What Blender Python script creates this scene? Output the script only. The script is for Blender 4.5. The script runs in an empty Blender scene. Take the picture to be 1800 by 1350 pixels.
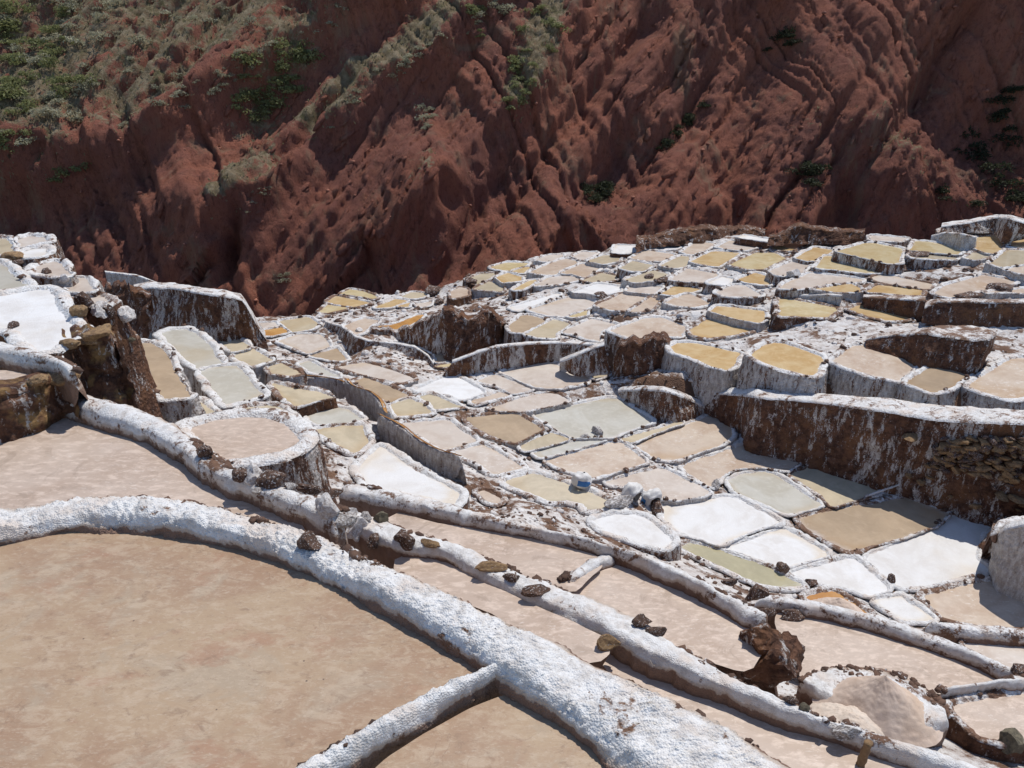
import bpy, math, random
import numpy as np

# ------------------------------------------------------------------ camera, light, exposure
sc = bpy.context.scene
COL = sc.collection
F, PITCH, CAMZ = 1386.0, math.radians(24.0), 16.0
cam_d = bpy.data.cameras.new('camera'); cam = bpy.data.objects.new('camera', cam_d); COL.objects.link(cam)
cam.location = (0, 0, CAMZ); cam.rotation_euler = (math.pi/2 - PITCH, 0, 0)
cam_d.sensor_width = 36.0; cam_d.lens = F/1800*36.0; cam_d.clip_end = 2000; cam_d.clip_start = 0.05
sc.camera = cam
SUN_AZ, SUN_EL = math.radians(40), math.radians(63)      # azimuth to the right of the view direction (+Y)
world = bpy.data.worlds.new('World'); sc.world = world; world.use_nodes = True
wn = world.node_tree.nodes; wl = world.node_tree.links
sky = wn.new('ShaderNodeTexSky'); sky.sky_type = 'NISHITA'; sky.sun_disc = False
sky.sun_elevation = SUN_EL; sky.sun_rotation = SUN_AZ; sky.altitude = 3000
wl.new(sky.outputs[0], wn['Background'].inputs[0]); wn['Background'].inputs[1].default_value = 0.15
sd = bpy.data.lights.new('sun', 'SUN'); sd.energy = 3.8; sd.angle = math.radians(0.5); sd.color = (1.0, 0.955, 0.89)
sun = bpy.data.objects.new('sun', sd); COL.objects.link(sun)
from mathutils import Vector
sdir = Vector((math.sin(SUN_AZ)*math.cos(SUN_EL), math.cos(SUN_AZ)*math.cos(SUN_EL), math.sin(SUN_EL)))
sun.rotation_euler = sdir.to_track_quat('Z', 'Y').to_euler(); sun.location = (0, 0, 60)
sc.view_settings.view_transform = 'Standard'; sc.view_settings.look = 'None'
sc.view_settings.exposure = 0.0; sc.view_settings.gamma = 1.0; sc.view_settings.use_curve_mapping = False


# ------------------------------------------------------------------ maths helpers
CP, SP = math.cos(PITCH), math.sin(PITCH)
def ray(u, v):
    x, y = (u-900)/F, (675-v)/F
    return np.array((x, CP + y*SP, -SP + y*CP))
def at_z(u, v, z):
    d = ray(u, v); t = z/d[2]; return np.array((d[0]*t, d[1]*t, z+CAMZ))
def at_y(u, v, y):
    d = ray(u, v); t = y/d[1]; return np.array((d[0]*t, y, d[2]*t+CAMZ))
def at_r(u, v, r):
    d = ray(u, v); t = r/math.hypot(d[0], d[1]); return np.array((d[0]*t, d[1]*t, d[2]*t+CAMZ))

def _h(ix, iy, iz, s):
    n = (ix*374761393 + iy*668265263 + iz*2147483647 + s*1274126177) & 0xffffffff
    n = ((n ^ (n >> 13))*1274126177) & 0xffffffff
    n = ((n ^ (n >> 16))*2246822519) & 0xffffffff
    return ((n ^ (n >> 15)) & 0xffffff)/float(0xffffff)
def vnoise(p, s=0):
    p = np.asarray(p, float); i = np.floor(p).astype(np.int64); f = p - i; f = f*f*f*(f*(f*6-15)+10)
    out = 0
    for dx in (0, 1):
        wx = f[:, 0] if dx else 1-f[:, 0]
        for dy in (0, 1):
            wy = f[:, 1] if dy else 1-f[:, 1]
            for dz in (0, 1):
                wz = f[:, 2] if dz else 1-f[:, 2]
                out = out + wx*wy*wz*_h(i[:, 0]+dx, i[:, 1]+dy, i[:, 2]+dz, s)
    return out*2-1
def fbm(p, octv=4, s=0, gain=.5):
    p = np.asarray(p, float); a = 1; t = 0; n = 0
    for k in range(octv):
        t = t + a*vnoise(p*(2.03**k)+k*17.3, s+k); n += a; a *= gain
    return t/n
def ridged(p, octv=4, s=0):
    p = np.asarray(p, float); a = 1; t = 0; n = 0
    for k in range(octv):
        t = t + a*(1-np.abs(vnoise(p*(2.1**k)+k*11.7, s+k))*2); n += a; a *= .5
    return t/n
def worley(p, s=0):
    p = np.asarray(p, float); i = np.floor(p).astype(np.int64); best = np.full(len(p), 9.)
    for dx in (-1, 0, 1):
        for dy in (-1, 0, 1):
            for dz in (-1, 0, 1):
                c = i + np.array((dx, dy, dz))
                q = np.stack([c[:, 0]+_h(c[:, 0], c[:, 1], c[:, 2], s), c[:, 1]+_h(c[:, 0], c[:, 1], c[:, 2], s+1), c[:, 2]+_h(c[:, 0], c[:, 1], c[:, 2], s+2)], 1)
                best = np.minimum(best, ((p-q)**2).sum(1))
    return np.sqrt(best)

def resample(P, ds, closed):
    P = np.asarray(P, float)
    if closed: P = np.vstack([P, P[:1]])
    L = np.r_[0, np.cumsum(np.linalg.norm(np.diff(P[:, :2], axis=0), axis=1))]
    n = max(3 if not closed else 8, int(round(L[-1]/ds)))
    t = np.linspace(0, L[-1], n+1)
    Q = np.stack([np.interp(t, L, P[:, k]) for k in range(P.shape[1])], 1)
    return Q[:-1] if closed else Q
def chaikin(P, it, closed, q=.22):
    P = np.asarray(P, float)
    for _ in range(it):
        if closed:
            N = np.roll(P, -1, 0); Q = np.empty((2*len(P), P.shape[1])); Q[0::2] = P*(1-q)+N*q; Q[1::2] = P*q+N*(1-q)
        else:
            A, B = P[:-1], P[1:]; Q = np.empty((2*len(A), P.shape[1])); Q[0::2] = A*(1-q)+B*q; Q[1::2] = A*q+B*(1-q)
            Q = np.vstack([P[:1], Q, P[-1:]])
        P = Q
    return P
def area2(P): return .5*np.sum(P[:, 0]*np.roll(P[:, 1], -1) - np.roll(P[:, 0], -1)*P[:, 1])
def poly_dist(pts, P):
    """distance from 2-D points to polygon P, 0 inside"""
    A = P; B = np.roll(P, -1, 0); best = np.full(len(pts), 1e9); ins = np.zeros(len(pts), bool)
    x, y = pts[:, 0], pts[:, 1]
    for a, b in zip(A, B):
        e = b-a; L = e@e + 1e-12
        t = np.clip(((x-a[0])*e[0] + (y-a[1])*e[1])/L, 0, 1)
        best = np.minimum(best, (x-a[0]-t*e[0])**2 + (y-a[1]-t*e[1])**2)
        if abs(e[1]) > 1e-12:
            c = (a[1] > y) != (b[1] > y)
            ins ^= c & (x < a[0] + (y-a[1])*e[0]/e[1])
    d = np.sqrt(best); d[ins] = 0
    return d
def smooth(a, b, x):
    t = np.clip((x-a)/(b-a), 0, 1); return t*t*(3-2*t)

# ------------------------------------------------------------------ object helpers
def mesh_obj(name, V, Fc, mat, parent=None, smooth_=True):
    me = bpy.data.meshes.new(name)
    V = np.asarray(V, np.float32)
    if isinstance(Fc, np.ndarray):
        n, k = Fc.shape
        me.vertices.add(len(V)); me.vertices.foreach_set('co', V.ravel())
        me.loops.add(n*k); me.loops.foreach_set('vertex_index', Fc.astype(np.int32).ravel())
        me.polygons.add(n); me.polygons.foreach_set('loop_start', np.arange(0, n*k, k, dtype=np.int32))
        me.update(calc_edges=True); me.validate()
    else:
        me.from_pydata([tuple(map(float, v)) for v in V], [], Fc); me.update()
    if smooth_: me.polygons.foreach_set('use_smooth', np.ones(len(me.polygons), bool))
    me.materials.append(mat)
    o = bpy.data.objects.new(name, me); COL.objects.link(o)
    if parent is not None:
        o.parent = parent; o.matrix_parent_inverse = parent.matrix_world.inverted() if False else o.matrix_parent_inverse
    return o
def tag(o, label=None, cat=None, group=None, kind=None):
    if label: o['label'] = label
    if cat: o['category'] = cat
    if group: o['group'] = group
    if kind: o['kind'] = kind
    return o
def empty(name, loc):
    o = bpy.data.objects.new(name, None); COL.objects.link(o); o.location = [float(c) for c in loc]; o.empty_display_size = .2; return o
def grid_faces(nr, nc, closed=False):
    """quads of nr rows x nc columns of vertices, columns wrap when closed"""
    r = np.arange(nr-1)[:, None]; c = np.arange(nc if closed else nc-1)[None, :]; c2 = (c+1) % nc
    return np.stack([(r*nc+c), (r*nc+c2), ((r+1)*nc+c2), ((r+1)*nc+c)], -1).reshape(-1, 4)
def joined(parts):
    V = []; Fc = []; n = 0
    for v, f in parts:
        V.append(v); Fc.append(f+n); n += len(v)
    return np.vstack(V), np.vstack(Fc)

# ------------------------------------------------------------------ materials
def new_mat(name):
    m = bpy.data.materials.new(name); m.use_nodes = True
    nt = m.node_tree; b = nt.nodes['Principled BSDF']
    return m, nt, b
class NB:
    """small node builder"""
    def __init__(s, nt):
        s.nt = nt; s.geo = nt.nodes.new('ShaderNodeNewGeometry'); s.pos = s.geo.outputs['Position']
    def n(s, t, **kw):
        x = s.nt.nodes.new(t)
        for k, v in kw.items(): setattr(x, k, v)
        return x
    def link(s, a, b): s.nt.links.new(a, b)
    def vec(s, scale=(1, 1, 1), rot=(0, 0, 0), src=None):
        m = s.n('ShaderNodeMapping'); m.inputs['Scale'].default_value = scale; m.inputs['Rotation'].default_value = rot
        s.link(src or s.pos, m.inputs['Vector']); return m.outputs[0]
    def noise(s, scale, detail=5, rough=.55, vec=None, dist=0):
        x = s.n('ShaderNodeTexNoise'); x.inputs['Scale'].default_value = scale; x.inputs['Detail'].default_value = detail
        x.inputs['Roughness'].default_value = rough; x.inputs['Distortion'].default_value = dist
        s.link(vec or s.pos, x.inputs['Vector']); return x.outputs['Fac']
    def voro(s, scale, feature='F1', vec=None, rnd=1.0):
        x = s.n('ShaderNodeTexVoronoi', feature=feature); x.inputs['Scale'].default_value = scale; x.inputs['Randomness'].default_value = rnd
        s.link(vec or s.pos, x.inputs['Vector']); return x.outputs['Distance']
    def ramp(s, fac, stops):
        r = s.n('ShaderNodeValToRGB'); e = r.color_ramp.elements
        while len(e) > 1: e.remove(e[0])
        for i, (p, c) in enumerate(stops):
            el = e[0] if i == 0 else e.new(p)
            el.position = p; el.color = (*c, 1) if len(c) == 3 else c
        s.link(fac, r.inputs[0]); return r.outputs[0]
    def sstep(s, fac, a, b):
        m = s.n('ShaderNodeMapRange', interpolation_type='SMOOTHSTEP'); s.link(fac, m.inputs[0])
        m.inputs[1].default_value = a; m.inputs[2].default_value = b; return m.outputs[0]
    def mix(s, fac, a, b):
        m = s.n('ShaderNodeMix', data_type='RGBA')
        if isinstance(fac, (int, float)): m.inputs[0].default_value = fac
        else: s.link(fac, m.inputs[0])
        for sock, val in ((m.inputs[6], a), (m.inputs[7], b)):
            if isinstance(val, tuple): sock.default_value = (*val, 1)
            else: s.link(val, sock)
        return m.outputs[2]
    def math(s, op, a, b=None):
        m = s.n('ShaderNodeMath', operation=op)
        for sock, val in ((m.inputs[0], a), (m.inputs[1], b)):
            if val is None: continue
            if isinstance(val, (int, float)): sock.default_value = val
            else: s.link(val, sock)
        return m.outputs[0]
    def bump(s, h, strength, dist, normal=None):
        b = s.n('ShaderNodeBump'); b.inputs['Strength'].default_value = strength; b.inputs['Distance'].default_value = dist
        s.link(h, b.inputs['Height'])
        if normal: s.link(normal, b.inputs['Normal'])
        return b.outputs[0]
    def nz(s):
        x = s.n('ShaderNodeSeparateXYZ'); s.link(s.geo.outputs['Normal'], x.inputs[0]); return x.outputs[2]

SALT = (.755, .75, .74); DIRT = (.17, .085, .05); DIRT2 = (.10, .05, .032); OCHRE = (.33, .2, .085)

def salt_mat(name, dirt=.5, dscale=1.6, fine=45.0, bumpd=.02):
    """lumpy white salt crust with brown dirt showing through in patches"""
    m, nt, b = new_mat(name); k = NB(nt)
    big = k.noise(dscale, 6, .68, dist=.6); small = k.noise(dscale*9, 4, .65)
    f = k.math('ADD', k.math('MULTIPLY', big, .7), k.math('MULTIPLY', small, .3))
    dm = k.sstep(f, .66-dirt*.25, .70-dirt*.17)
    dcol = k.mix(k.noise(dscale*5, 3), DIRT2, k.mix(k.noise(dscale*3, 3), DIRT, (.26, .14, .07)))
    grey = k.mix(k.sstep(k.noise(dscale*4, 6, .68), .40, .66), SALT, (.56, .535, .51))
    pink = k.mix(k.math('MULTIPLY', k.sstep(k.noise(dscale*.9, 4, .6), .48, .66), .8), grey, (.64, .555, .485))
    pink = k.mix(k.math('MULTIPLY', k.sstep(k.noise(dscale*26, 3, .7), .60, .70), .55), pink, (.34, .25, .19))
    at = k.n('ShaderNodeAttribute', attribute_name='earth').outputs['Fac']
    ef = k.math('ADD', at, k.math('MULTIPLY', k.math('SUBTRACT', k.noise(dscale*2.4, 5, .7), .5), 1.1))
    earth_shade = k.mix(k.sstep(ef, .25, .62), pink, (.50, .415, .345))
    earth_shade = k.mix(k.math('MULTIPLY', k.sstep(ef, .66, .86), .9), earth_shade, k.mix(k.noise(dscale*6, 4), (.13, .065, .042), (.23, .13, .085)))  # dark brown foot: wet earth, with the edge shadow painted into it
    k.link(k.mix(dm, earth_shade, dcol), b.inputs['Base Color'])
    b.inputs['Roughness'].default_value = .75
    h = k.math('ADD', k.math('MULTIPLY', k.voro(fine), -.8), k.noise(fine*.6, 4, .7))
    k.link(k.bump(h, .8, bumpd), b.inputs['Normal'])
    return m
def wall_mat(name, brown=.5, ochre=0.0):
    """retaining wall: earth with white salt runs down the face"""
    m, nt, b = new_mat(name); k = NB(nt)
    v = k.vec((1.0, 1.0, .30)); v2 = k.vec((1.0, 1.0, .12))
    a = k.math('ADD', k.math('MULTIPLY', k.noise(1.5, 5, .62, v, .9), .55), k.math('MULTIPLY', k.noise(3.4, 5, .6, v2, .5), .45)); c = k.noise(7.5, 6, .72, v, .6); e = k.noise(26, 4, .7)
    f = k.math('ADD', k.math('ADD', k.math('MULTIPLY', a, .46), k.math('MULTIPLY', c, .36)), k.math('MULTIPLY', e, .18))
    dm = k.sstep(f, .615-brown*.20, .66-brown*.20)
    dc = k.mix(k.sstep(k.noise(5, 5, .7), .35, .65), (.075, .036, .024), (.19, .095, .058))
    dc = k.mix(k.math('MULTIPLY', k.sstep(k.noise(1.3, 4, .6), .48, .68), .7), dc, (.24, .115, .055))
    if ochre: dc = k.mix(k.sstep(k.noise(2.2, 4), .62-ochre*.3, .75-ochre*.3), dc, OCHRE)
    wc = k.mix(k.sstep(k.noise(9, 5, .7, v), .36, .64), (.72, .695, .67), (.44, .385, .345))
    wc = k.mix(k.math('MULTIPLY', k.sstep(k.noise(40, 3, .7), .55, .68), .6), wc, (.22, .14, .10))
    k.link(k.mix(dm, wc, dc), b.inputs['Base Color']); b.inputs['Roughness'].default_value = .88
    b.inputs['Specular IOR Level'].default_value = .25
    h = k.math('ADD', k.noise(7, 7, .75), k.math('MULTIPLY', k.voro(13), .55))
    k.link(k.bump(h, 1.0, .10), b.inputs['Normal'])
    return m
def brine_mat(name, col, rough=.22, mott=.5, alt=None, scale=.55, crust=0.0, ripple=.0, spec=.5):
    """shallow brine or drying salt: mottled colour, flecks of floating crust"""
    m, nt, b = new_mat(name); k = NB(nt)
    alt = alt or tuple(c*.72 for c in col)
    oi = k.n('ShaderNodeObjectInfo')
    off = k.n('ShaderNodeVectorMath', operation='ADD'); cx = k.n('ShaderNodeCombineXYZ')
    k.link(k.math('MULTIPLY', oi.outputs['Random'], 40), cx.inputs[0]); k.link(k.math('MULTIPLY', oi.outputs['Random'], 23), cx.inputs[1])
    k.link(k.pos, off.inputs[0]); k.link(cx.outputs[0], off.inputs[1]); P = off.outputs[0]
    n1 = k.noise(scale*1.3, 6, .62, P, 1.0); n2 = k.noise(scale*7, 6, .7, P, .4)
    c = k.mix(k.math('MULTIPLY', k.sstep(n1, .38, .64), min(1, mott*1.25)), col, alt)
    c = k.mix(k.math('MULTIPLY', k.sstep(n2, .45, .72), .6*mott), c, tuple(min(.85, x*1.18+.05) for x in col))
    c = k.mix(k.math('MULTIPLY', oi.outputs['Random'], .25), c, tuple(x*.9 for x in alt))
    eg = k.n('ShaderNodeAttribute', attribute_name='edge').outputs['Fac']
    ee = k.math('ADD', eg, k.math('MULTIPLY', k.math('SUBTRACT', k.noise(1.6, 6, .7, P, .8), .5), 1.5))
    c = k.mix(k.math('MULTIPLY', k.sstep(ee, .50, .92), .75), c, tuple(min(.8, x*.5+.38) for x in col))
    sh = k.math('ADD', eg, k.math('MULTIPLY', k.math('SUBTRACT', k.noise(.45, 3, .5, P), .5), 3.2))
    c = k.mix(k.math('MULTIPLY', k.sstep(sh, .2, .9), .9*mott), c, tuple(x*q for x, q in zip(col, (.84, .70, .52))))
    rv = None
    if crust > 0:
        fl = k.noise(6.5, 5, .75, k.vec((1, 2.4, 1), (0, 0, .5), P), .4)
        fm = k.math('MULTIPLY', k.sstep(fl, .62-crust*.10, .68-crust*.10), k.sstep(k.noise(.9, 3, .5, P), .40, .60))
        c = k.mix(k.math('MULTIPLY', fm, .75), c, (.76, .73, .69))
        rv = fm
    k.link(c, b.inputs['Base Color'])
    r0 = k.math('ADD', k.math('MULTIPLY', n2, .16), rough-.08)
    if rv is not None: r0 = k.math('ADD', r0, k.math('MULTIPLY', rv, .4))
    k.link(r0, b.inputs['Roughness']); b.inputs['Specular IOR Level'].default_value = spec
    if ripple: k.link(k.bump(k.noise(22, 5, .75, P), ripple, .02), b.inputs['Normal'])
    return m
M = {}
M['rim'] = salt_mat('salt_rim', .62, 2.4, 22, .03)
M['rim_clean'] = salt_mat('salt_rim_clean', .42, 2.0, 26, .03)
M['rim_dirty'] = salt_mat('salt_rim_dirty', .95, 2.2, 20, .03)
M['salt_near'] = salt_mat('salt_near', .30, 2.6, 75, .012)
M['salt_near_dirty'] = salt_mat('salt_near_dirty', .62, 2.6, 65, .014)
M['wall'] = wall_mat('retaining_wall', .72)
M['wall_white'] = wall_mat('retaining_wall_white', .30)
M['wall_brown'] = wall_mat('retaining_wall_brown', .95)
M['wall_light'] = wall_mat('retaining_wall_light', .52)
M['wall_big'] = wall_mat('retaining_wall_big', .86)
M['wall_ochre'] = wall_mat('retaining_wall_ochre', .95, .42)
M['c'] = brine_mat('brine_cream', (.60, .51, .365), .10, .5)
M['b'] = brine_mat('brine_tan', (.49, .375, .26), .10, .5)
M['o'] = brine_mat('brine_amber', (.64, .49, .285), .10, .7, (.53, .35, .16))
M['y'] = brine_mat('brine_yellow', (.64, .545, .345), .10, .7, (.54, .41, .21))
M['g'] = brine_mat('brine_grey', (.575, .555, .495), .10, .6, (.47, .435, .36), ripple=.05)
M['p'] = brine_mat('brine_pale', (.63, .56, .49), .35, .6, (.48, .38, .30), crust=.5, ripple=.12)
M['t'] = brine_mat('brine_rose', (.60, .50, .40), .3, .7, (.48, .355, .26), crust=.55, ripple=.1)
M['w'] = brine_mat('salt_white', (.76, .755, .745), .6, .7, (.64, .61, .575), crust=.6, ripple=.6, spec=.3)
M['k'] = brine_mat('brine_ochre', (.58, .33, .12), .10, .6, (.40, .18, .05))
M['e'] = brine_mat('brine_olive', (.46, .41, .26), .10, .4)

# big near pan: drying mud-coloured salt bed with clouded tints and fine scratches
def bed_mat():
    m, nt, b = new_mat('near_bed'); k = NB(nt)
    n1 = k.noise(.9, 7, .66, dist=.6); n2 = k.noise(5.5, 8, .74, k.vec((1, 1.8, 1), (0, 0, .35)), .5); n3 = k.noise(26, 5, .75, k.vec((1, 2.2, 1), (0, 0, .35)), .4)
    c = k.mix(k.sstep(n1, .38, .62), (.415, .30, .195), (.345, .225, .145))
    c = k.mix(k.math('MULTIPLY', k.sstep(k.noise(1.3, 6, .7, k.vec((1, 1.3, 1), (0, 0, 1.1)), .8), .50, .64), .7), c, (.39, .31, .225))
    c = k.mix(k.math('MULTIPLY', k.sstep(k.noise(1.7, 7, .7, k.vec((1, 1.4, 1))), .53, .66), .65), c, (.36, .205, .13))
    c = k.mix(k.math('MULTIPLY', k.sstep(n2, .47, .62), .55), c, (.50, .39, .28))
    c = k.mix(k.math('MULTIPLY', k.sstep(k.noise(7.5, 8, .76, k.vec((1, 1.6, 1), (0, 0, -.4)), .6), .54, .66), .6), c, (.25, .165, .11))
    c = k.mix(k.math('MULTIPLY', k.sstep(n3, .52, .68), .5), c, (.53, .43, .33))
    c = k.mix(k.math('MULTIPLY', k.sstep(k.noise(34, 5, .78, k.vec((1, 2.6, 1), (0, 0, -.2))), .57, .70), .5), c, (.22, .145, .10))
    # scratches: thin lines from stretched noise crossings
    for rot, sc_ in ((.5, 3.0), (-.35, 2.2)):
        s_ = k.noise(sc_, 2, .5, k.vec((1, 9, 1), (0, 0, rot)), .2)
        lm = k.math('LESS_THAN', k.math('ABSOLUTE', k.math('SUBTRACT', s_, .5)), .0035)
        gate = k.sstep(k.noise(1.3, 3, .5, k.vec((1, 1, 1), (0, 0, rot+1))), .56, .66)
        c = k.mix(k.math('MULTIPLY', k.math('MULTIPLY', lm, gate), .55), c, (.2, .12, .08))
    ck = k.n('ShaderNodeTexVoronoi', feature='DISTANCE_TO_EDGE'); ck.inputs['Scale'].default_value = 2.3; wv = k.n('ShaderNodeVectorMath', operation='ADD'); nt3 = k.n('ShaderNodeTexNoise'); nt3.inputs['Scale'].default_value = 2.5; nt3.inputs['Detail'].default_value = 5; k.link(k.pos, nt3.inputs['Vector']); k.link(k.pos, wv.inputs[0]); k.link(nt3.outputs['Color'], wv.inputs[1]); k.link(wv.outputs[0], ck.inputs['Vector'])
    cl = k.math('MULTIPLY', k.math('LESS_THAN', ck.outputs['Distance'], .008), k.sstep(k.noise(.9, 4, .6), .5, .62))
    c = k.mix(k.math('MULTIPLY', cl, .35), c, (.2, .125, .08))
    c = k.mix(k.math('MULTIPLY', k.sstep(k.noise(60, 4, .75), .56, .72), .35), c, (.25, .17, .11))
    # small dark specks of grit
    sp = k.math('LESS_THAN', k.voro(6.5), .045)
    c = k.mix(k.math('MULTIPLY', k.math('MULTIPLY', sp, k.sstep(k.noise(3, 2), .5, .6)), .8), c, (.09, .06, .045))
    k.link(c, b.inputs['Base Color'])
    k.link(k.math('ADD', k.math('MULTIPLY', n2, .25), .38), b.inputs['Roughness'])
    b.inputs['Specular IOR Level'].default_value = .3
    k.link(k.bump(k.math('ADD', n2, k.math('MULTIPLY', n3, .5)), .12, .02), b.inputs['Normal'])
    return m
M['bed'] = bed_mat()
def near_brine(name, col, alt):
    m, nt, b = new_mat(name); k = NB(nt)
    n1 = k.noise(.8, 5, .6, dist=.5); n2 = k.noise(5, 6, .7, k.vec((1, 2.2, 1), (0, 0, .5)), .3)
    c = k.mix(k.sstep(n1, .35, .68), col, alt)
    c = k.mix(k.math('MULTIPLY', k.sstep(n2, .46, .64), .75), c, tuple(x*1.22+.03 for x in col))
    c = k.mix(k.math('MULTIPLY', k.sstep(k.noise(2.1, 6, .7, dist=1.2), .53, .66), .55), c, tuple(x*.74 for x in alt))
    fl = k.noise(13, 4, .7, k.vec((1, 3.2, 1), (0, 0, .45)), .3)
    fm = k.math('MULTIPLY', k.sstep(fl, .60, .66), k.sstep(k.noise(1.1, 3), .42, .62))
    c = k.mix(k.math('MULTIPLY', fm, .6), c, (.74, .68, .61))
    k.link(c, b.inputs['Base Color'])
    k.link(k.math('ADD', k.math('MULTIPLY', n2, .2), .25), b.inputs['Roughness'])
    b.inputs['Specular IOR Level'].default_value = .35
    k.link(k.bump(n2, .06, .02), b.inputs['Normal'])
    return m
M['n'] = near_brine('near_brine_rose', (.53, .425, .345), (.45, .34, .26))

def ground_mat():
    m, nt, b = new_mat('ground'); k = NB(nt)
    big = k.noise(.8, 6, .65, dist=.7); mid = k.noise(3.2, 6, .7)
    nz = k.nz()
    f = k.math('ADD', k.math('MULTIPLY', big, .6), k.math('MULTIPLY', mid, .4))
    f = k.math('ADD', f, k.math('MULTIPLY', k.sstep(nz, .92, .6), .13))      # earth shows where it is too steep for crust
    dm = k.sstep(f, .475, .56)
    dirt = k.mix(k.noise(2.3, 5), DIRT2, k.mix(k.noise(1.4, 3), DIRT, (.27, .15, .075)))
    sal = k.mix(k.sstep(k.noise(2.7, 5, .6), .4, .65), (.74, .715, .69), (.56, .50, .46))
    k.link(k.mix(dm, sal, dirt), b.inputs['Base Color']); b.inputs['Roughness'].default_value = .85
    h = k.math('ADD', k.noise(7, 6, .72), k.math('MULTIPLY', k.voro(18), .5))
    k.link(k.bump(h, .9, .08), b.inputs['Normal'])
    return m
M['ground'] = ground_mat()

def rock_mat(name, c1, c2, salt=.0, rough=.85):
    m, nt, b = new_mat(name); k = NB(nt)
    co = k.n('ShaderNodeTexCoord').outputs['Object']
    c = k.mix(k.sstep(k.noise(3.2, 7, .72, k.pos if False else co, .5), .35, .65), c1, c2)
    if salt: c = k.mix(k.sstep(k.noise(6, 5, .7, co), .66-salt*.3, .72-salt*.3), c, (.72, .70, .68))
    k.link(c, b.inputs['Base Color']); b.inputs['Roughness'].default_value = rough
    k.link(k.bump(k.noise(24, 6, .7, co), .7, .02), b.inputs['Normal'])
    return m
M['rock_dark'] = rock_mat('rock_dark', (.06, .032, .022), (.15, .082, .052), .3)
M['rock_ochre'] = rock_mat('rock_ochre', (.36, .23, .11), (.16, .09, .045), .12)
M['rock_grey'] = rock_mat('rock_grey', (.20, .17, .15), (.42, .38, .35), .5)
M['rock_olive'] = rock_mat('rock_olive', (.09, .075, .05), (.2, .17, .11))
M['rock_salt'] = rock_mat('rock_salt', (.42, .36, .32), (.66, .62, .59), .6)

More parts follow.
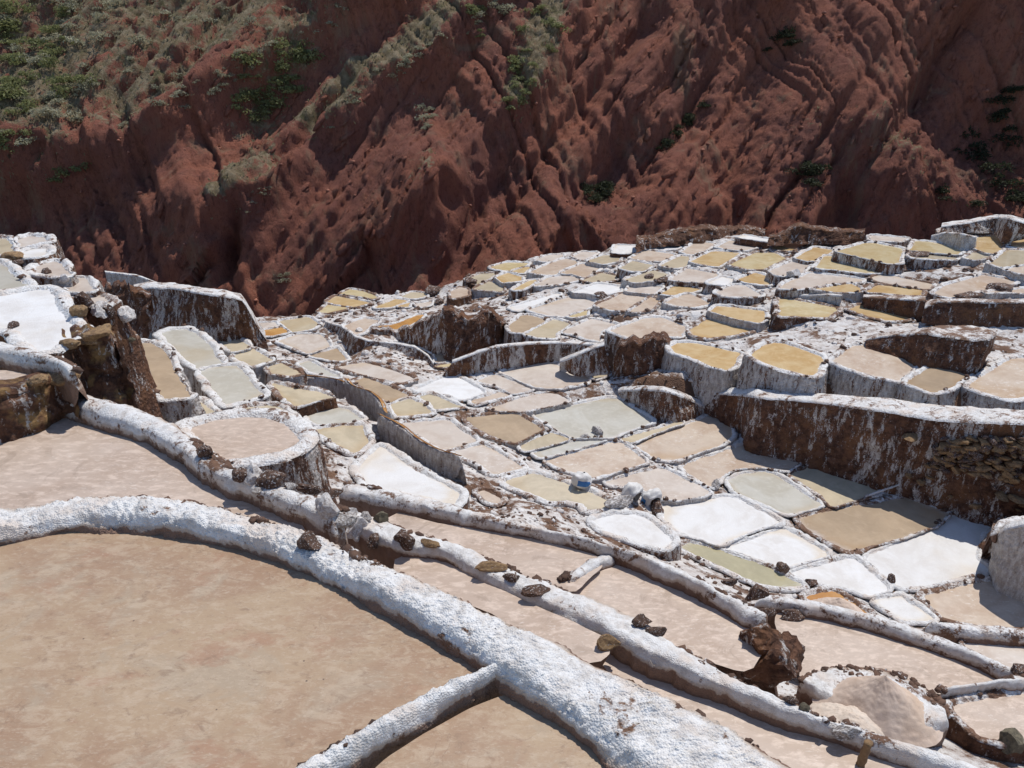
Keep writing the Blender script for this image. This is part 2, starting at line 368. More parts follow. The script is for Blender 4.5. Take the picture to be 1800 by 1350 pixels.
# ------------------------------------------------------------------ the salt pans: outline in photo pixels, level of the brine below the eye
# kind | level | rim width | label | outline
PONDS = '''
bed|-3.6|0|huge tan pan filling the lower left, smooth and dry|-150,985 0,962 60,945 160,937 250,940 350,955 470,985 560,1025 640,1065 720,1110 800,1160 832,1178 815,1195 760,1220 700,1260 620,1310 540,1345 480,1380 400,1450 -150,1450
bed|-3.62|0|brown tan pan at the bottom edge, beyond the low white divider wall|700,1350 760,1310 840,1265 900,1240 960,1260 1020,1300 1060,1340 1100,1375 1120,1420 640,1420 680,1370
n|-4.8|0|large rosy pan at the left edge, behind the thick curved white wall|-100,800 0,782 60,760 113,738 170,757 245,778 300,812 332,830 345,848 400,875 440,892 500,920 520,935 400,925 250,900 150,890 0,915 -100,930
n|-4.25|0|small rosy pan cut by the left edge, below the ochre topped rock|-60,658 0,655 55,665 58,675 20,690 -60,702
n|-7.5|0|long narrow rosy pan running between two white walls under the white triangle pan|690,905 760,925 850,940 940,955 1000,970 1045,985 1025,1005 1005,1025 985,1022 920,995 850,965 790,945 740,935
n|-7.6|0|broad rosy pan ending at the dark brown lump of wall, lower centre|1010,1036 1080,988 1180,1035 1250,1070 1315,1105 1330,1125 1305,1160 1250,1145 1180,1110 1140,1085 1060,1055
n|-10|0|wide rosy pan behind the salt heap, at the right|1372,1080 1450,1090 1600,1130 1755,1195 1690,1205 1650,1205 1600,1190 1510,1170 1400,1175 1385,1130
n|-6.05|0|thin rosy strip of brine just behind the broad bubbly white wall|705,985 750,985 830,1025 920,1070 1000,1105 1055,1130 1040,1140 1000,1132 940,1100 880,1060 800,1030
n|-6.3|0|long rosy strip of brine along the bottom edge, broken by the wooden post|1075,1155 1140,1172 1215,1205 1290,1238 1372,1273 1440,1297 1500,1322 1580,1336 1650,1362 1650,1430 1300,1430 1240,1265 1150,1200
n|-9.5|.12|rosy pan cut by the right edge, below the short white wall spur|1670,1237 1760,1222 1850,1215 1850,1290 1760,1300 1720,1290 1690,1262
p|-11.4|.12|pale pan cut by the right edge, beside a brown clod, above the wall spur|1690,1130 1760,1128 1850,1135 1850,1180 1775,1180 1730,1150
n|-7.6|.36|rounded rosy pan held by a thick curved white rim on the left|331,752 380,737 430,732 470,733 500,744 520,760 530,772 515,783 490,792 470,795 440,800 400,806 370,790
c|-4.95|.2|small cream pan at the far left end of the terraces|-60,418 15,419 22,430 28,449 5,446 -60,444
g|-5|.2|grey pan at the left edge, behind the white sheet|-60,455 0,462 15,470 28,485 45,500 20,506 -60,508
p|-5.2|.2|pinkish dry slab of pan at the left skyline|28,421 50,415 80,417 78,424 40,432
w|-5.3|.18|little white pan near the left skyline, on a dark wall|38,443 55,437 82,436 80,444 66,450 48,452
p|-5.4|.2|pale tan pan under the little white pan on the left|60,470 75,463 97,458 112,464 125,483 100,484 65,478
p|-5.7|.2|pale pan right of the white grey stone, upper left|118,492 135,488 152,488 165,505 168,510 140,512 120,510
p|-6.0|.2|small pale pan just behind the two grey white rocks, upper left|135,522 155,515 170,514 190,525 195,533 150,530
w|-5|.24|big dazzling white salt sheet at the left edge|-60,520 0,520 60,510 88,509 98,520 105,545 120,560 143,588 100,602 75,617 50,600 30,580 -60,560
e|-7.2|.2|small olive yellow pan below the two grey white rocks|178,565 195,562 212,568 235,592 225,597 195,600 186,585
b|-8.6|.2|tall tan brown pan right of the brown crag|208,608 240,602 268,602 285,612 300,632 318,665 337,697 315,697 290,700 250,655 215,620
g|-9.8|.24|upper of the two blue grey pans, right of the tall tan one|283,586 300,580 325,578 345,586 365,600 380,622 391,638 365,642 350,648 320,625 295,600
g|-10|.24|lower of the two blue grey pans, with a rippled surface|350,650 380,644 418,642 430,655 445,675 463,692 430,703 398,711 380,690 362,665
c|-9.4|.2|small cream pan at the foot of the tall tan one|300,715 330,706 350,703 365,712 382,727 360,731 335,735 315,725
c|-9.7|.2|thin cream crescent behind the curved white rim on the left|415,722 440,715 470,712 495,716 510,728 525,748 500,735 470,723 440,720
c|-10.4|.2|cream pan right of the blue grey ones, first of three stepping down|378,592 395,588 415,592 440,608 436,612 408,618 395,607
c|-10.6|.2|cream pan right of the blue grey ones, second of three stepping down|410,625 430,615 445,612 460,622 480,632 460,638 442,643 425,635
c|-10.9|.16|cream pan right of the blue grey ones, third of three stepping down|470,645 495,637 512,645 530,656 510,659 480,655
g|-11.4|.16|slim grey pan next to the third stepping cream pan|524,639 543,633 570,647 598,662 575,660 545,652
c|-11.4|.2|cream wedge pan under the long grey wall, left of centre|477,673 520,682 560,688 587,697 560,703 530,712 520,715 500,700
g|-11.3|.2|grey pan in front of the hairpin channel wall|537,725 560,716 590,714 620,722 640,736 600,742 560,745 545,738
c|-11.2|.22|cream pan below the hairpin channel wall, left of the white triangle|553,755 600,747 640,747 643,758 650,775 625,796 590,780 570,765
p|-12.6|.14|pale sliver pan at the end of the tall left white wall|435,568 484,566 489,572 455,577 440,571
k|-12.7|.14|small orange tan pan below the end of the tall left wall|456,581 496,575 509,583 480,589 464,589
c|-13|.18|cream pan left of the hollow, beside the orange tan one|491,564 542,556 562,569 547,578 513,583 498,570
p|-13.1|.18|large pale pinkish pan left of the hollow wall|487,599 524,587 564,587 571,594 581,608 542,621 507,606
b|-13.3|.16|tan corner pan at the foot of the hollow wall|544,625 593,611 612,631 600,634 560,628
y|-13.5|.18|topmost yellow pan on the little spur above the ravine|598,516 613,508 636,511 664,521 658,525 625,519
o|-13.5|.18|amber pan on the spur above the ravine, middle of three|575,530 590,520 640,529 652,532 624,539 595,535
y|-13.5|.18|lowest yellow pan of three on the spur above the ravine|561,547 576,535 612,541 592,546 575,549
o|-13.2|.16|long amber pan right of the three on the spur|657,540 695,525 718,528 690,539 668,541
c|-13.1|.16|cream pan at the skyline right of the spur|705,521 724,513 749,515 750,520 728,524
o|-13.1|.14|tiny amber pan behind the orange crescent|698,538 722,531 718,539
p|-13|.14|small pinkish pan beside a brown clod, right of the tiny amber one|730,534 760,529 756,535 740,539
t|-12.75|.18|pale pan with a round stone, left of the orange crescent|604,572 640,559 667,563 654,570 640,583 628,587 614,578
k|-12.7|.16|orange crescent pan on the lip of the hollow|658,573 689,571 733,554 746,552 729,566 695,582 664,581
b|-13.1|.1|shadowed brown pan on the floor of the hollow|705,603 740,603 790,620 803,632 765,637 764,622 742,610
y|-13.15|.1|yellow strip of pan at the mouth of the hollow|766,644 800,635 804,639 785,645
p|-12.4|.2|long pale lozenge pan below the hollow|592,645 640,636 690,650 728,665 705,672 655,662
b|-12.3|.2|tan lozenge pan beside the water channel|622,669 642,663 680,677 720,694 684,707 655,691
c|-12.3|.18|cream pan inside the hairpin of the channel|684,711 720,699 744,709 758,724 720,729 698,731
c|-12.4|.18|cream wedge pan under the bright white diamond|736,697 756,692 813,714 764,719 755,707
w|-12.5|.22|bright white diamond pan in the centre|731,684 787,661 800,660 853,689 816,701 776,690 756,689
p|-12.5|.18|pale pan right of the bright white diamond|838,669 869,657 938,682 902,692 878,678
t|-12.6|.16|small rosy pan wedged under the pale one right of the diamond|829,704 880,688 896,694 862,702 833,709
p|-12.3|.2|wide pale glinting pan below the long streaked wall|880,653 960,633 1036,664 1030,671 982,682 942,680 904,664
c|-12.2|.12|small cream pan in the shade of the brown crag, centre right|1036,653 1051,648 1073,656 1044,667
p|-12.7|.18|long pale pan with a bright white corner, centre|860,717 910,700 960,690 980,692 1003,704 965,713 920,721 880,722
b|-12.7|.2|tan brown pan in the centre with a reflecting surface|818,733 853,731 893,724 911,728 955,754 906,778 880,771 836,751
g|-12.7|.16|largest grey pan in the middle of the valley|938,727 1000,713 1067,699 1091,702 1151,740 1075,767 1024,769 1007,770 969,749
c|-12.8|.14|cream pan between the tan brown and the largest grey one|913,782 969,759 1000,771 984,777 944,787 922,791
g|-12.85|.14|thin grey pan under a fringe of pebbles, centre|935,796 985,781 1024,773 1070,771 1033,782 950,804
c|-12.75|.12|very thin cream strip pan between two white ridges, centre right|1091,771 1198,739 1200,743 1110,777
t|-12.9|.16|rosy pan with the white sack at its near corner|958,809 1073,778 1093,778 1138,811 1095,824 1038,839 1033,833 998,827
t|-12.75|.16|pan fading from grey to rust brown, left of the tall wall|1115,780 1249,729 1260,729 1287,751 1289,764 1267,782 1184,808 1151,804
p|-13|.16|pale rippled pan behind the pile of sacks|1060,847 1164,820 1249,864 1233,872 1189,878 1160,874 1122,856
t|-13|.16|rosy flecked pan at the foot of the tall wall|1196,818 1310,780 1405,803 1405,815 1383,826 1343,820 1293,823 1263,840 1250,856
g|-13.05|.16|grey pan with a pointed stone at its left corner|1277,843 1300,833 1343,828 1363,833 1447,887 1433,892 1397,900 1380,900 1293,863
c|-13.1|.14|cream pan half in the shadow of the tall wall|1387,832 1430,818 1487,837 1547,863 1520,873 1500,878 1463,890 1440,867
b|-13.15|.18|big tan brine pan in the corner of the tall stone wall|1400,910 1453,897 1583,876 1600,873 1670,903 1643,923 1600,940 1500,967 1487,967 1417,927
w|-13.1|.18|big white pan in front of the pile of sacks|1163,885 1220,878 1270,873 1297,875 1343,900 1375,917 1317,934 1263,957 1230,946 1190,930 1165,905
w|-13.15|.18|white pan between the olive strip and the big tan brine pan|1272,962 1377,927 1460,973 1387,995 1373,993 1333,980
w|-12.5|.2|white pan left of the olive strip, beside the long wall|1043,914 1080,903 1120,903 1145,915 1183,947 1168,962 1130,955 1090,940 1062,930
e|-13.2|.18|long olive green strip of brine with a rounded end|1196,960 1212,953 1265,966 1330,988 1375,1008 1412,1028 1380,1030 1335,1025 1290,1005 1225,975
w|-13.2|.18|white pan at the tip of the olive strip|1390,1005 1500,978 1567,1035 1530,1046 1487,1030 1433,1023 1405,1012
w|-13.2|.2|largest white pan, shaded at its far corner by the stone wall|1520,978 1600,945 1680,905 1707,898 1750,920 1727,937 1717,980 1737,1000 1633,1027 1580,1031
w|-13.25|.16|small white pan below the largest white one|1533,1053 1583,1046 1610,1065 1643,1088 1590,1090
t|-13.25|.18|rosy pan under the white cliff at the right edge|1622,1046 1700,1028 1745,1018 1850,1055 1850,1100 1750,1100 1680,1090 1655,1083
k|-13|.16|ochre half moon pan with a low heap, behind the brown lump|1412,1048 1463,1037 1500,1057 1530,1080 1500,1078 1450,1067
t|-11.9|.14|tiny rosy pan beside the clump of stones, under the streaked bank|836,864 853,860 882,876 873,884 855,878
w|-11.3|.22|white triangular pan left of centre|627,820 667,784 676,787 738,829 784,851 811,867 795,887 760,876 693,860 644,853 636,838
c|-12.15|.22|cream brown pan in front of the white sack|885,846 938,830 1002,851 1042,867 1085,887 1033,896 1025,885 996,878 967,880 922,862
p|-12.1|.18|pinkish square pan right of the channel|702,744 787,737 840,774 778,791 740,765
p|-12.2|.18|pale pinkish pan below the square one, along the dark stony ridge|796,793 849,780 922,820 869,833 835,810
y|-12|.18|yellow skyline pan, first left of the upper terraces|862,469 889,461 929,462 924,466 896,476 869,472
o|-12|.14|little amber pan touching the first yellow skyline pan|900,476 924,469 933,469 918,480 907,478
o|-12|.16|deep amber pan, darkest of the upper left terraces|871,487 893,479 918,487 916,493 884,496
c|-12.5|.16|cream pan left of the deep amber one|818,491 844,481 871,480 860,489 836,500
c|-12.4|.16|cream pan just below the deep amber one|833,507 860,494 887,502 882,512 853,510
t|-12.6|.14|rosy scrap of pan beside a brown clod, upper terraces|790,512 809,504 824,508 822,518 795,524
t|-11.7|.18|tan leaf shaped pan with a thick white border, upper terraces|931,478 973,460 996,454 1016,460 1000,471 973,482 955,482
p|-11.9|.14|pinkish dry pan on the skyline, left one of two|940,457 964,448 991,447 982,453 964,460
p|-11.8|.14|pinkish dry pan on the skyline, right one of two|1007,450 1022,443 1051,443 1036,452 1022,457
t|-11.6|.18|rosy pan right of the tan leaf shaped one|984,480 1022,463 1058,469 1040,480 1027,487 1007,481
c|-11.5|.16|cream pan with a white corner, below the skyline|1033,458 1060,448 1093,449 1087,458 1062,464
o|-11.8|.16|amber slip of pan under the tan leaf shaped one|900,509 929,493 944,491 933,500 916,509
p|-11.7|.16|white edged rosy pan right of the amber slip|938,502 964,487 996,484 1024,489 1013,493 978,499
c|-11.5|.16|cream pan next to the white edged rosy one|1024,492 1058,479 1096,487 1071,493 1044,495
w|-11.2|.16|white skyline pan, left one of two|1076,444 1082,431 1133,432 1120,440 1098,445
w|-11|.16|white skyline pan, right one of two, under the brown bank|1142,434 1156,423 1202,431 1187,436 1164,439
t|-11.1|.18|tan pan below the two white skyline pans|1109,453 1133,439 1187,447 1164,458 1138,458
c|-11.4|.16|cream pan crossed by a white streak, upper terraces|1089,471 1111,458 1149,466 1129,476 1111,476
c|-11.3|.16|cream lozenge pan below the streaked one|1098,491 1149,474 1176,482 1147,493 1116,496
c|-11|.16|cream upright lozenge pan left of the big amber one|1160,466 1196,449 1213,451 1207,467 1187,471
t|-10.8|.16|rosy pan below the brown skyline bank|1198,442 1224,424 1256,428 1238,440 1213,447
o|-10.7|.18|big amber pan, left one of the upper pair|1213,459 1251,441 1302,444 1273,462 1260,468 1233,464
p|-10.6|.16|pinkish pan strewn with clods, under the skyline|1260,434 1284,422 1336,432 1311,439 1291,439
w|-10.5|.14|white sliver of pan on the skyline behind the strewn clods|1293,416 1311,413 1362,422 1351,424 1318,420
o|-10.2|.16|small amber pan near the brown skyline mound|1356,436 1380,423 1416,429 1391,440 1367,440
y|-10.4|.18|big golden pan, right one of the upper pair|1282,464 1327,444 1362,444 1382,453 1364,462 1340,473 1313,472
p|-10.2|.18|pale pan with the white block standing at its corner|1351,476 1396,457 1424,464 1411,478 1384,484 1367,484
o|-9.9|.18|amber pan right of the small one near the brown mound|1398,453 1431,434 1467,439 1433,458 1418,458
y|-9.6|.18|large golden pan with a rounded top, upper right|1469,441 1518,427 1533,426 1589,437 1582,461 1564,463 1516,452
y|-9.8|.18|long golden pan below the rounded golden one|1433,470 1447,449 1471,450 1562,468 1547,479 1520,479 1467,473
p|-9.4|.16|pale skyline pan above the rounded golden one|1529,413 1596,418 1578,423 1533,422
y|-9.3|.18|flat golden pan in front of the grey curved wall, upper right|1600,439 1607,423 1631,424 1700,437 1682,447 1644,443
c|-9.4|.14|cream sliver pan under the flat golden one|1598,448 1602,445 1684,452 1673,456 1609,453
t|-8.8|.16|tan skyline pan at the upper right, behind the grey curved wall|1653,404 1662,400 1751,401 1753,408 1696,411 1655,409
o|-9|.16|amber tan pan right of the grey curved wall|1708,434 1718,416 1756,413 1767,421 1762,437 1742,446
c|-9.2|.14|cream pan just below the amber tan one at the upper right|1698,452 1709,443 1742,447 1729,454 1707,456
o|-8.8|.16|orange amber pan cut by the right edge, uppermost|1773,433 1782,414 1830,412 1830,434
c|-9.1|.16|cream pan cut by the right edge, second from the top|1742,461 1769,439 1830,440 1830,459 1760,470
t|-9.2|.16|tan pan cut by the right edge, third from the top|1769,472 1830,460 1830,481 1796,481
p|-11|.18|pinkish pan rimmed with white, centre of the upper terraces|1178,491 1207,471 1264,482 1240,496 1207,494
w|-10.9|.16|white lozenge pan beside the white rimmed pinkish one|1244,497 1269,486 1291,491 1278,500
o|-10.7|.18|pale amber kite shaped pan, upper terraces|1296,491 1327,479 1364,489 1353,500 1322,498
p|-10.1|.18|wide pale pan below the white block|1369,507 1378,498 1424,479 1520,491 1496,497 1433,503 1400,508
o|-10.1|.14|thin amber pan along the near side of the wide pale one|1427,508 1496,498 1513,506 1509,512 1467,512
p|-9.8|.16|pale crescent pan under the grey bank, upper right|1531,488 1551,481 1642,500 1631,507 1589,503 1544,494
o|-9.9|.16|light amber pan in front of the pale crescent|1524,512 1542,500 1624,510 1618,518 1578,517
t|-9.4|.18|wide pinkish rippled pan at the right, under the grey bank|1642,514 1662,501 1727,483 1787,494 1756,506 1718,510 1693,521 1664,521
t|-9.3|.14|rosy pan behind the ragged brown ridge at the right edge|1722,514 1789,508 1830,503 1830,517 1764,512
w|-11.5|.18|white leaf shaped pan in the middle of the terraces|1004,513 1051,498 1093,504 1087,511 1053,519 1031,514
p|-11.3|.16|pink dry patch of pan speckled with dirt|1100,511 1111,500 1147,502 1164,504 1147,516
o|-11.1|.16|amber sickle pan right of the speckled pink patch|1160,516 1189,500 1233,509 1198,516 1176,518
t|-11.1|.18|rosy tent shaped pan on a brown wall|1169,531 1209,514 1251,533 1224,539 1193,537
p|-10.8|.18|pale dome shaped pan, right of the rosy tent|1258,513 1289,501 1309,501 1340,518 1318,521 1278,520
t|-11.5|.16|tan pan split from its neighbour by a dotted line of stones|1047,536 1091,516 1142,521 1102,546 1076,544
t|-11.5|.16|rosy pan on the right of the dotted line of stones|1107,547 1143,522 1160,527 1147,542 1124,547
w|-11.9|.16|long white ribbon pan left of the pale parallelogram|896,540 951,524 976,516 984,517 933,538 909,546
p|-11.9|.18|pale parallelogram pan in the middle terraces|927,544 1000,522 1018,521 1047,531 1040,538 996,556 969,554
y|-11.9|.12|yellow sliver pan under a string of stones|1000,556 1033,544 1031,553 1009,557
b|-12|.18|tan rounded pan left of its cream twin above the streaked wall|893,573 916,554 933,554 960,562 924,584 900,583
c|-12|.18|cream twin pan right of the tan rounded one|922,587 973,560 1002,568 980,584 976,594 942,591
p|-11.8|.18|pale pan on a stone footing above the streaked wall|987,582 1040,560 1087,571 1058,580 1053,599 1029,594 1016,588
t|-11.3|.2|speckled tan pan behind the big brown crag|1071,580 1133,559 1164,558 1207,574 1196,592 1162,588 1136,601 1113,595
o|-10.9|.18|amber pan, upper one of two below the pale dome|1248,546 1260,537 1344,546 1347,560 1333,567 1289,558
o|-11|.18|amber pan with pale swirls, lower one of two below the pale dome|1211,580 1242,560 1289,564 1340,573 1318,581 1284,589 1242,593 1220,589
y|-10.5|.2|deep yellow pan in a thick white frame|1367,526 1378,524 1469,540 1473,544 1453,557 1371,554
o|-10.2|.18|amber almond shaped pan above a brown wall at the right|1491,543 1502,537 1520,536 1611,554 1589,562 1560,563 1524,554
o|-11.4|.22|amber pan on the white wall right of the brown crag|1178,609 1191,602 1220,602 1302,620 1291,640 1278,651 1251,642 1216,627 1189,620
o|-10.75|.22|amber rounded pan over the channel wall, second from the crag|1320,622 1340,607 1362,602 1380,603 1451,629 1436,653 1424,659 1378,649 1336,633
t|-10.3|.22|large rosy flecked pan over the channel wall, third from the crag|1462,634 1498,607 1524,607 1589,621 1616,638 1600,652 1578,668 1533,659 1489,646
b|-10.2|.18|tan pan shaded by the brown wall behind it, at the right|1591,671 1644,638 1711,651 1676,678 1640,689
t|-10.0|.22|rosy pan cut by the right edge, beside the shaded tan one|1698,678 1773,631 1850,625 1850,690 1769,700
'''
FULL = {'k': 'k'}
ponds = []
for ln in PONDS.strip().split('\n'):
    kind, z, w, lab, pts = ln.split('|')
    px = np.array([[float(c) for c in p.split(',')] for p in pts.split()])
    z = float(z)
    ponds.append(dict(kind=kind, z=z, w=float(w), label=lab, px=px))
def project():
    for p in ponds:
        P = np.array([at_z(u, v, p['z']) for u, v in p['px']])
        if area2(P) < 0: P = P[::-1]
        p['P'] = P; p['C'] = chaikin(P[:, :2], 1, True)
project()
# neighbours that share a low rim settle towards one level
pairs = []
for i in range(len(ponds)):
    for j in range(i):
        if ponds[i]['w'] <= 0 or ponds[j]['w'] <= 0 or abs(ponds[i]['z']-ponds[j]['z']) > .55: continue
        ci, cj = ponds[i]['C'], ponds[j]['C']
        if np.linalg.norm(ci.mean(0)-cj.mean(0)) < 12 and poly_dist(ci, cj).min() < .6: pairs.append((i, j))
for _ in range(8):
    dz = np.zeros(len(ponds)); cn = np.zeros(len(ponds))
    for i, j in pairs:
        e = ponds[j]['z']-ponds[i]['z']; dz[i] += e; dz[j] -= e; cn[i] += 1; cn[j] += 1
    for i, p in enumerate(ponds): p['z'] += .3*dz[i]/max(1, cn[i])
project()

# bands: walls and ledges as strips between a near and a far edge, (u,v[,z])
BANDS = []
def band(name, label, cat, near, far, z, mat, drop=(.6, .6), h=.2, bulge=.06, lump=0.0, ds=None, z2=None, group=None, zend=None):
    BANDS.append(dict(name=name, label=label, cat=cat, near=near, far=far, z=z, z2=z2, mat=mat, drop=drop, h=h, bulge=bulge, lump=lump, ds=ds, group=group, zend=zend))
def px(s): return [tuple(float(c) for c in p.split(',')) for p in s.split()]

band('salt_wall', 'broad bubbly white salt wall curving round the huge lower left pan', 'salt wall',
     px('-150,985 0,962 80,942 160,934 250,938 350,952 470,983 560,1022 640,1062 720,1108 800,1157 840,1180 880,1215 960,1258 1030,1310 1100,1375 1130,1420'),
     px('-150,905 0,897 80,885 150,868 250,872 350,885 440,905 540,937 620,967 700,1003 800,1052 900,1097 1000,1140 1090,1185 1200,1240 1290,1282 1400,1345 1470,1420'),
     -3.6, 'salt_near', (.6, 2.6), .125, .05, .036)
band('salt_wall', 'short white wall dividing the huge pan from the one at the bottom edge', 'salt wall',
     px('500,1440 560,1395 620,1350 700,1305 790,1255 850,1218 900,1195 960,1180'), px('440,1410 535,1345 620,1300 700,1250 780,1205 840,1183 890,1165 940,1150'),
     -3.62, 'salt_near', (.3, .5), .10, .06, .032)
band('salt_wall', 'thick white wall running along the right side of the large rosy pan', 'salt wall',
     px('60,705 113,733 170,755 245,775 300,808 332,828 345,845 400,873 440,890 520,922 600,960'), px('120,680 165,700 205,708 260,722 315,752 345,777 368,797 405,822 455,842 530,870 610,895'),
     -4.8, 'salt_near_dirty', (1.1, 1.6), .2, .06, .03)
band('salt_wall', 'low white wall along the bottom left corner of the small cut pan', 'salt wall',
     px('-60,640 0,645 60,656 105,668 128,684'), px('-60,590 0,602 40,613 100,630 140,652'), -4.25, 'salt_near_dirty', (.3, .6), .2, .06, .03)
band('salt_wall', 'long white ridge from the messy rocks to the brown lump, dark crusted along the top', 'salt wall',
     px('590,878 640,890 720,905 800,925 900,945 1000,965 1050,980 1090,990 1180,1030 1260,1070 1300,1095 1322,1112'),
     px('600,848 680,860 760,878 850,903 930,923 1000,943 1060,958 1110,968 1200,1008 1280,1048 1340,1076 1362,1092'),
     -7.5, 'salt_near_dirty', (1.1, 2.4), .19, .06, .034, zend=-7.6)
band('salt_wall', 'long white wall from the messy rocks down to the bottom right corner', 'salt wall',
     px('600,930 690,983 740,983 780,993 850,1033 940,1073 1050,1123 1100,1158 1200,1203 1280,1233 1360,1273 1450,1298 1530,1330 1640,1368 1700,1400'),
     px('610,890 680,915 720,935 780,950 840,975 920,1008 1000,1040 1080,1070 1140,1105 1220,1150 1310,1203 1420,1252 1530,1287 1620,1312 1720,1352 1800,1400'),
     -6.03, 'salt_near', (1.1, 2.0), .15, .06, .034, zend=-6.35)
band('salt_wall', 'short crusty divider between the narrow and the broad rosy pans', 'salt wall',
     px('1000,1040 1045,1012 1090,988'), px('985,1018 1015,996 1065,970'), -7.6, 'salt_near_dirty', (.5, .5), .12, .05, .025)
band('salt_wall', 'white wall along the far side of the wide rosy pan behind the salt heap', 'salt wall',
     px('1320,1072 1400,1081 1500,1103 1600,1133 1700,1168 1765,1200 1850,1230'), px('1330,1046 1420,1056 1500,1073 1600,1098 1700,1138 1790,1183 1850,1205'),
     -10.0, 'salt_near_dirty', (1.1, 1.8), .18, .06, .03)
band('salt_wall', 'short white wall spur reaching in from the right edge', 'salt wall',
     px('1655,1232 1720,1222 1850,1210'), px('1648,1212 1750,1195 1850,1188'), -9.5, 'salt_near', (.3, .6), .18, .04, .02)
band('salt_wall', 'double striped low wall above the pale pan at the right edge', 'salt wall',
     px('1640,1117 1720,1130 1850,1140'), px('1615,1090 1700,1098 1850,1110'), -11.38, 'rim', (.3, 1.8), .2, .06, .03)
band('channel_wall', 'grey wall under the straight water channel, left of centre', 'channel wall',
     px('470,668 520,673 570,680 606,692'), px('474,660 540,665 600,669 620,676'), -11.35, 'wall_white', (.3, .5), .35, .04, .03)
band('channel_wall', 'hairpin wall carrying the ochre water channel', 'channel wall',
     px('600,676 612,690 640,699 660,712 668,732'), px('620,670 632,687 662,692 684,711 690,735'), -11.1, 'wall_white', (.5, 1.0), .25, .04, .03)
band('channel_wall', 'long wall carrying the ochre channel past the white triangle pan', 'channel wall',
     px('655,742 690,760 722,785 755,805 802,820'), px('678,733 722,753 745,776 778,794 818,806'), -11.15, 'wall_white', (.6, 1.0), .3, .04, .03)
# ledges: tops of the tall walls
band('salt_shelf', 'salty shelf on top of the white cliff at the right edge', 'ledge',
     px('1746,945 1765,930 1800,922 1860,915'), px('1740,922 1765,912 1800,905 1860,898'), -11.85, 'rim', (.3, 1.5), .1, .05, .03)
band('earth_shelf', 'sloping salty shelf carrying the salt heap, brown at its edge', 'shelf',
     px('1395,1215 1440,1250 1500,1283 1560,1302 1620,1312 1670,1290'), px('1410,1195 1450,1168 1530,1168 1600,1186 1645,1220 1668,1255'), -9.35, 'salt_near_dirty', (.5, 1.0), .28, .02, .03)

for b in BANDS:
    ze = 0 if b['zend'] is None else b['zend']-b['z']; h = b['h']
    N = np.array([at_z(u, v, b['z']+ze*i/(len(b['near'])-1)) for i, (u, v) in enumerate(b['near'])])
    Fa = np.array([at_z(u, v, b['z']+h-.02+ze*i/(len(b['far'])-1)) for i, (u, v) in enumerate(b['far'])])
    b['dist'] = float(np.linalg.norm(N.mean(0)-np.array((0, 0, CAMZ))))
    nN = chaikin(N, 2, False); fF = chaikin(Fa, 2, False)
    ds = b['ds'] or max(.012, .0021*b['dist'])
    L = max(np.linalg.norm(np.diff(nN, axis=0), axis=1).sum(), np.linalg.norm(np.diff(fF, axis=0), axis=1).sum())
    n = int(min(900, max(12, L/ds)))
    def rs(P):
        l = np.r_[0, np.cumsum(np.linalg.norm(np.diff(P, axis=0), axis=1))]; t = np.linspace(0, l[-1], n)
        return np.stack([np.interp(t, l, P[:, k]) for k in range(3)], 1)
    b['N'], b['F'], b['ds_'] = rs(nN), rs(fF), ds

# ------------------------------------------------------------------ the skyline of the terraces: beyond it the ground falls into the ravine
SKY = px('-200,400 0,400 30,402 50,413 83,415 97,427 110,452 140,464 175,474 240,484 295,505 300,507 425,525 440,545 540,546 575,530 610,507 640,509 680,513 750,512 790,497 860,468 900,457 960,446 1000,442 1050,440 1080,429 1120,424 1150,415 1230,405 1290,408 1310,410 1350,415 1395,402 1500,412 1520,409 1580,413 1635,413 1650,400 1760,380 1800,378 2000,372')
SKYZ = [-4.9, -4.9, -4.9, -5, -5.1, -5.2, -5.3, -5.4, -7.9, -8.4, -8.4, -8.6, -8.6, -12.3, -13, -13.4, -13.5, -13.5, -13.3, -13.1, -12.7, -12, -12, -11.9, -11.8, -11.7, -11.2, -11, -10.8, -10.6, -10.5, -10.4, -10.2, -9.8, -9.5, -9.4, -9.3, -9.3, -8.7, -8.4, -8.3, -8.2]
skp = np.array([at_z(u, v, z) for (u, v), z in zip(SKY, SKYZ)])
sk_th = np.arctan2(skp[:, 0], skp[:, 1]); sk_r = np.hypot(skp[:, 0], skp[:, 1]); sk_z = skp[:, 2]-CAMZ

SUP = [(p['C'], p['z'], 1.15) for p in ponds]
for b in BANDS:
    st = max(1, len(b['N'])//10); ii = list(range(0, len(b['N']), st))
    if ii[-1] != len(b['N'])-1: ii.append(len(b['N'])-1)
    for i, j in zip(ii[:-1], ii[1:]):
        q = np.array([b['N'][i], b['N'][j], b['F'][j], b['F'][i]])
        SUP.append((q[:, :2], q[:, 2].min()-CAMZ-.05, 1.15))
SB = [(C[:, 0].min(), C[:, 0].max(), C[:, 1].min(), C[:, 1].max()) for C, _, _ in SUP]

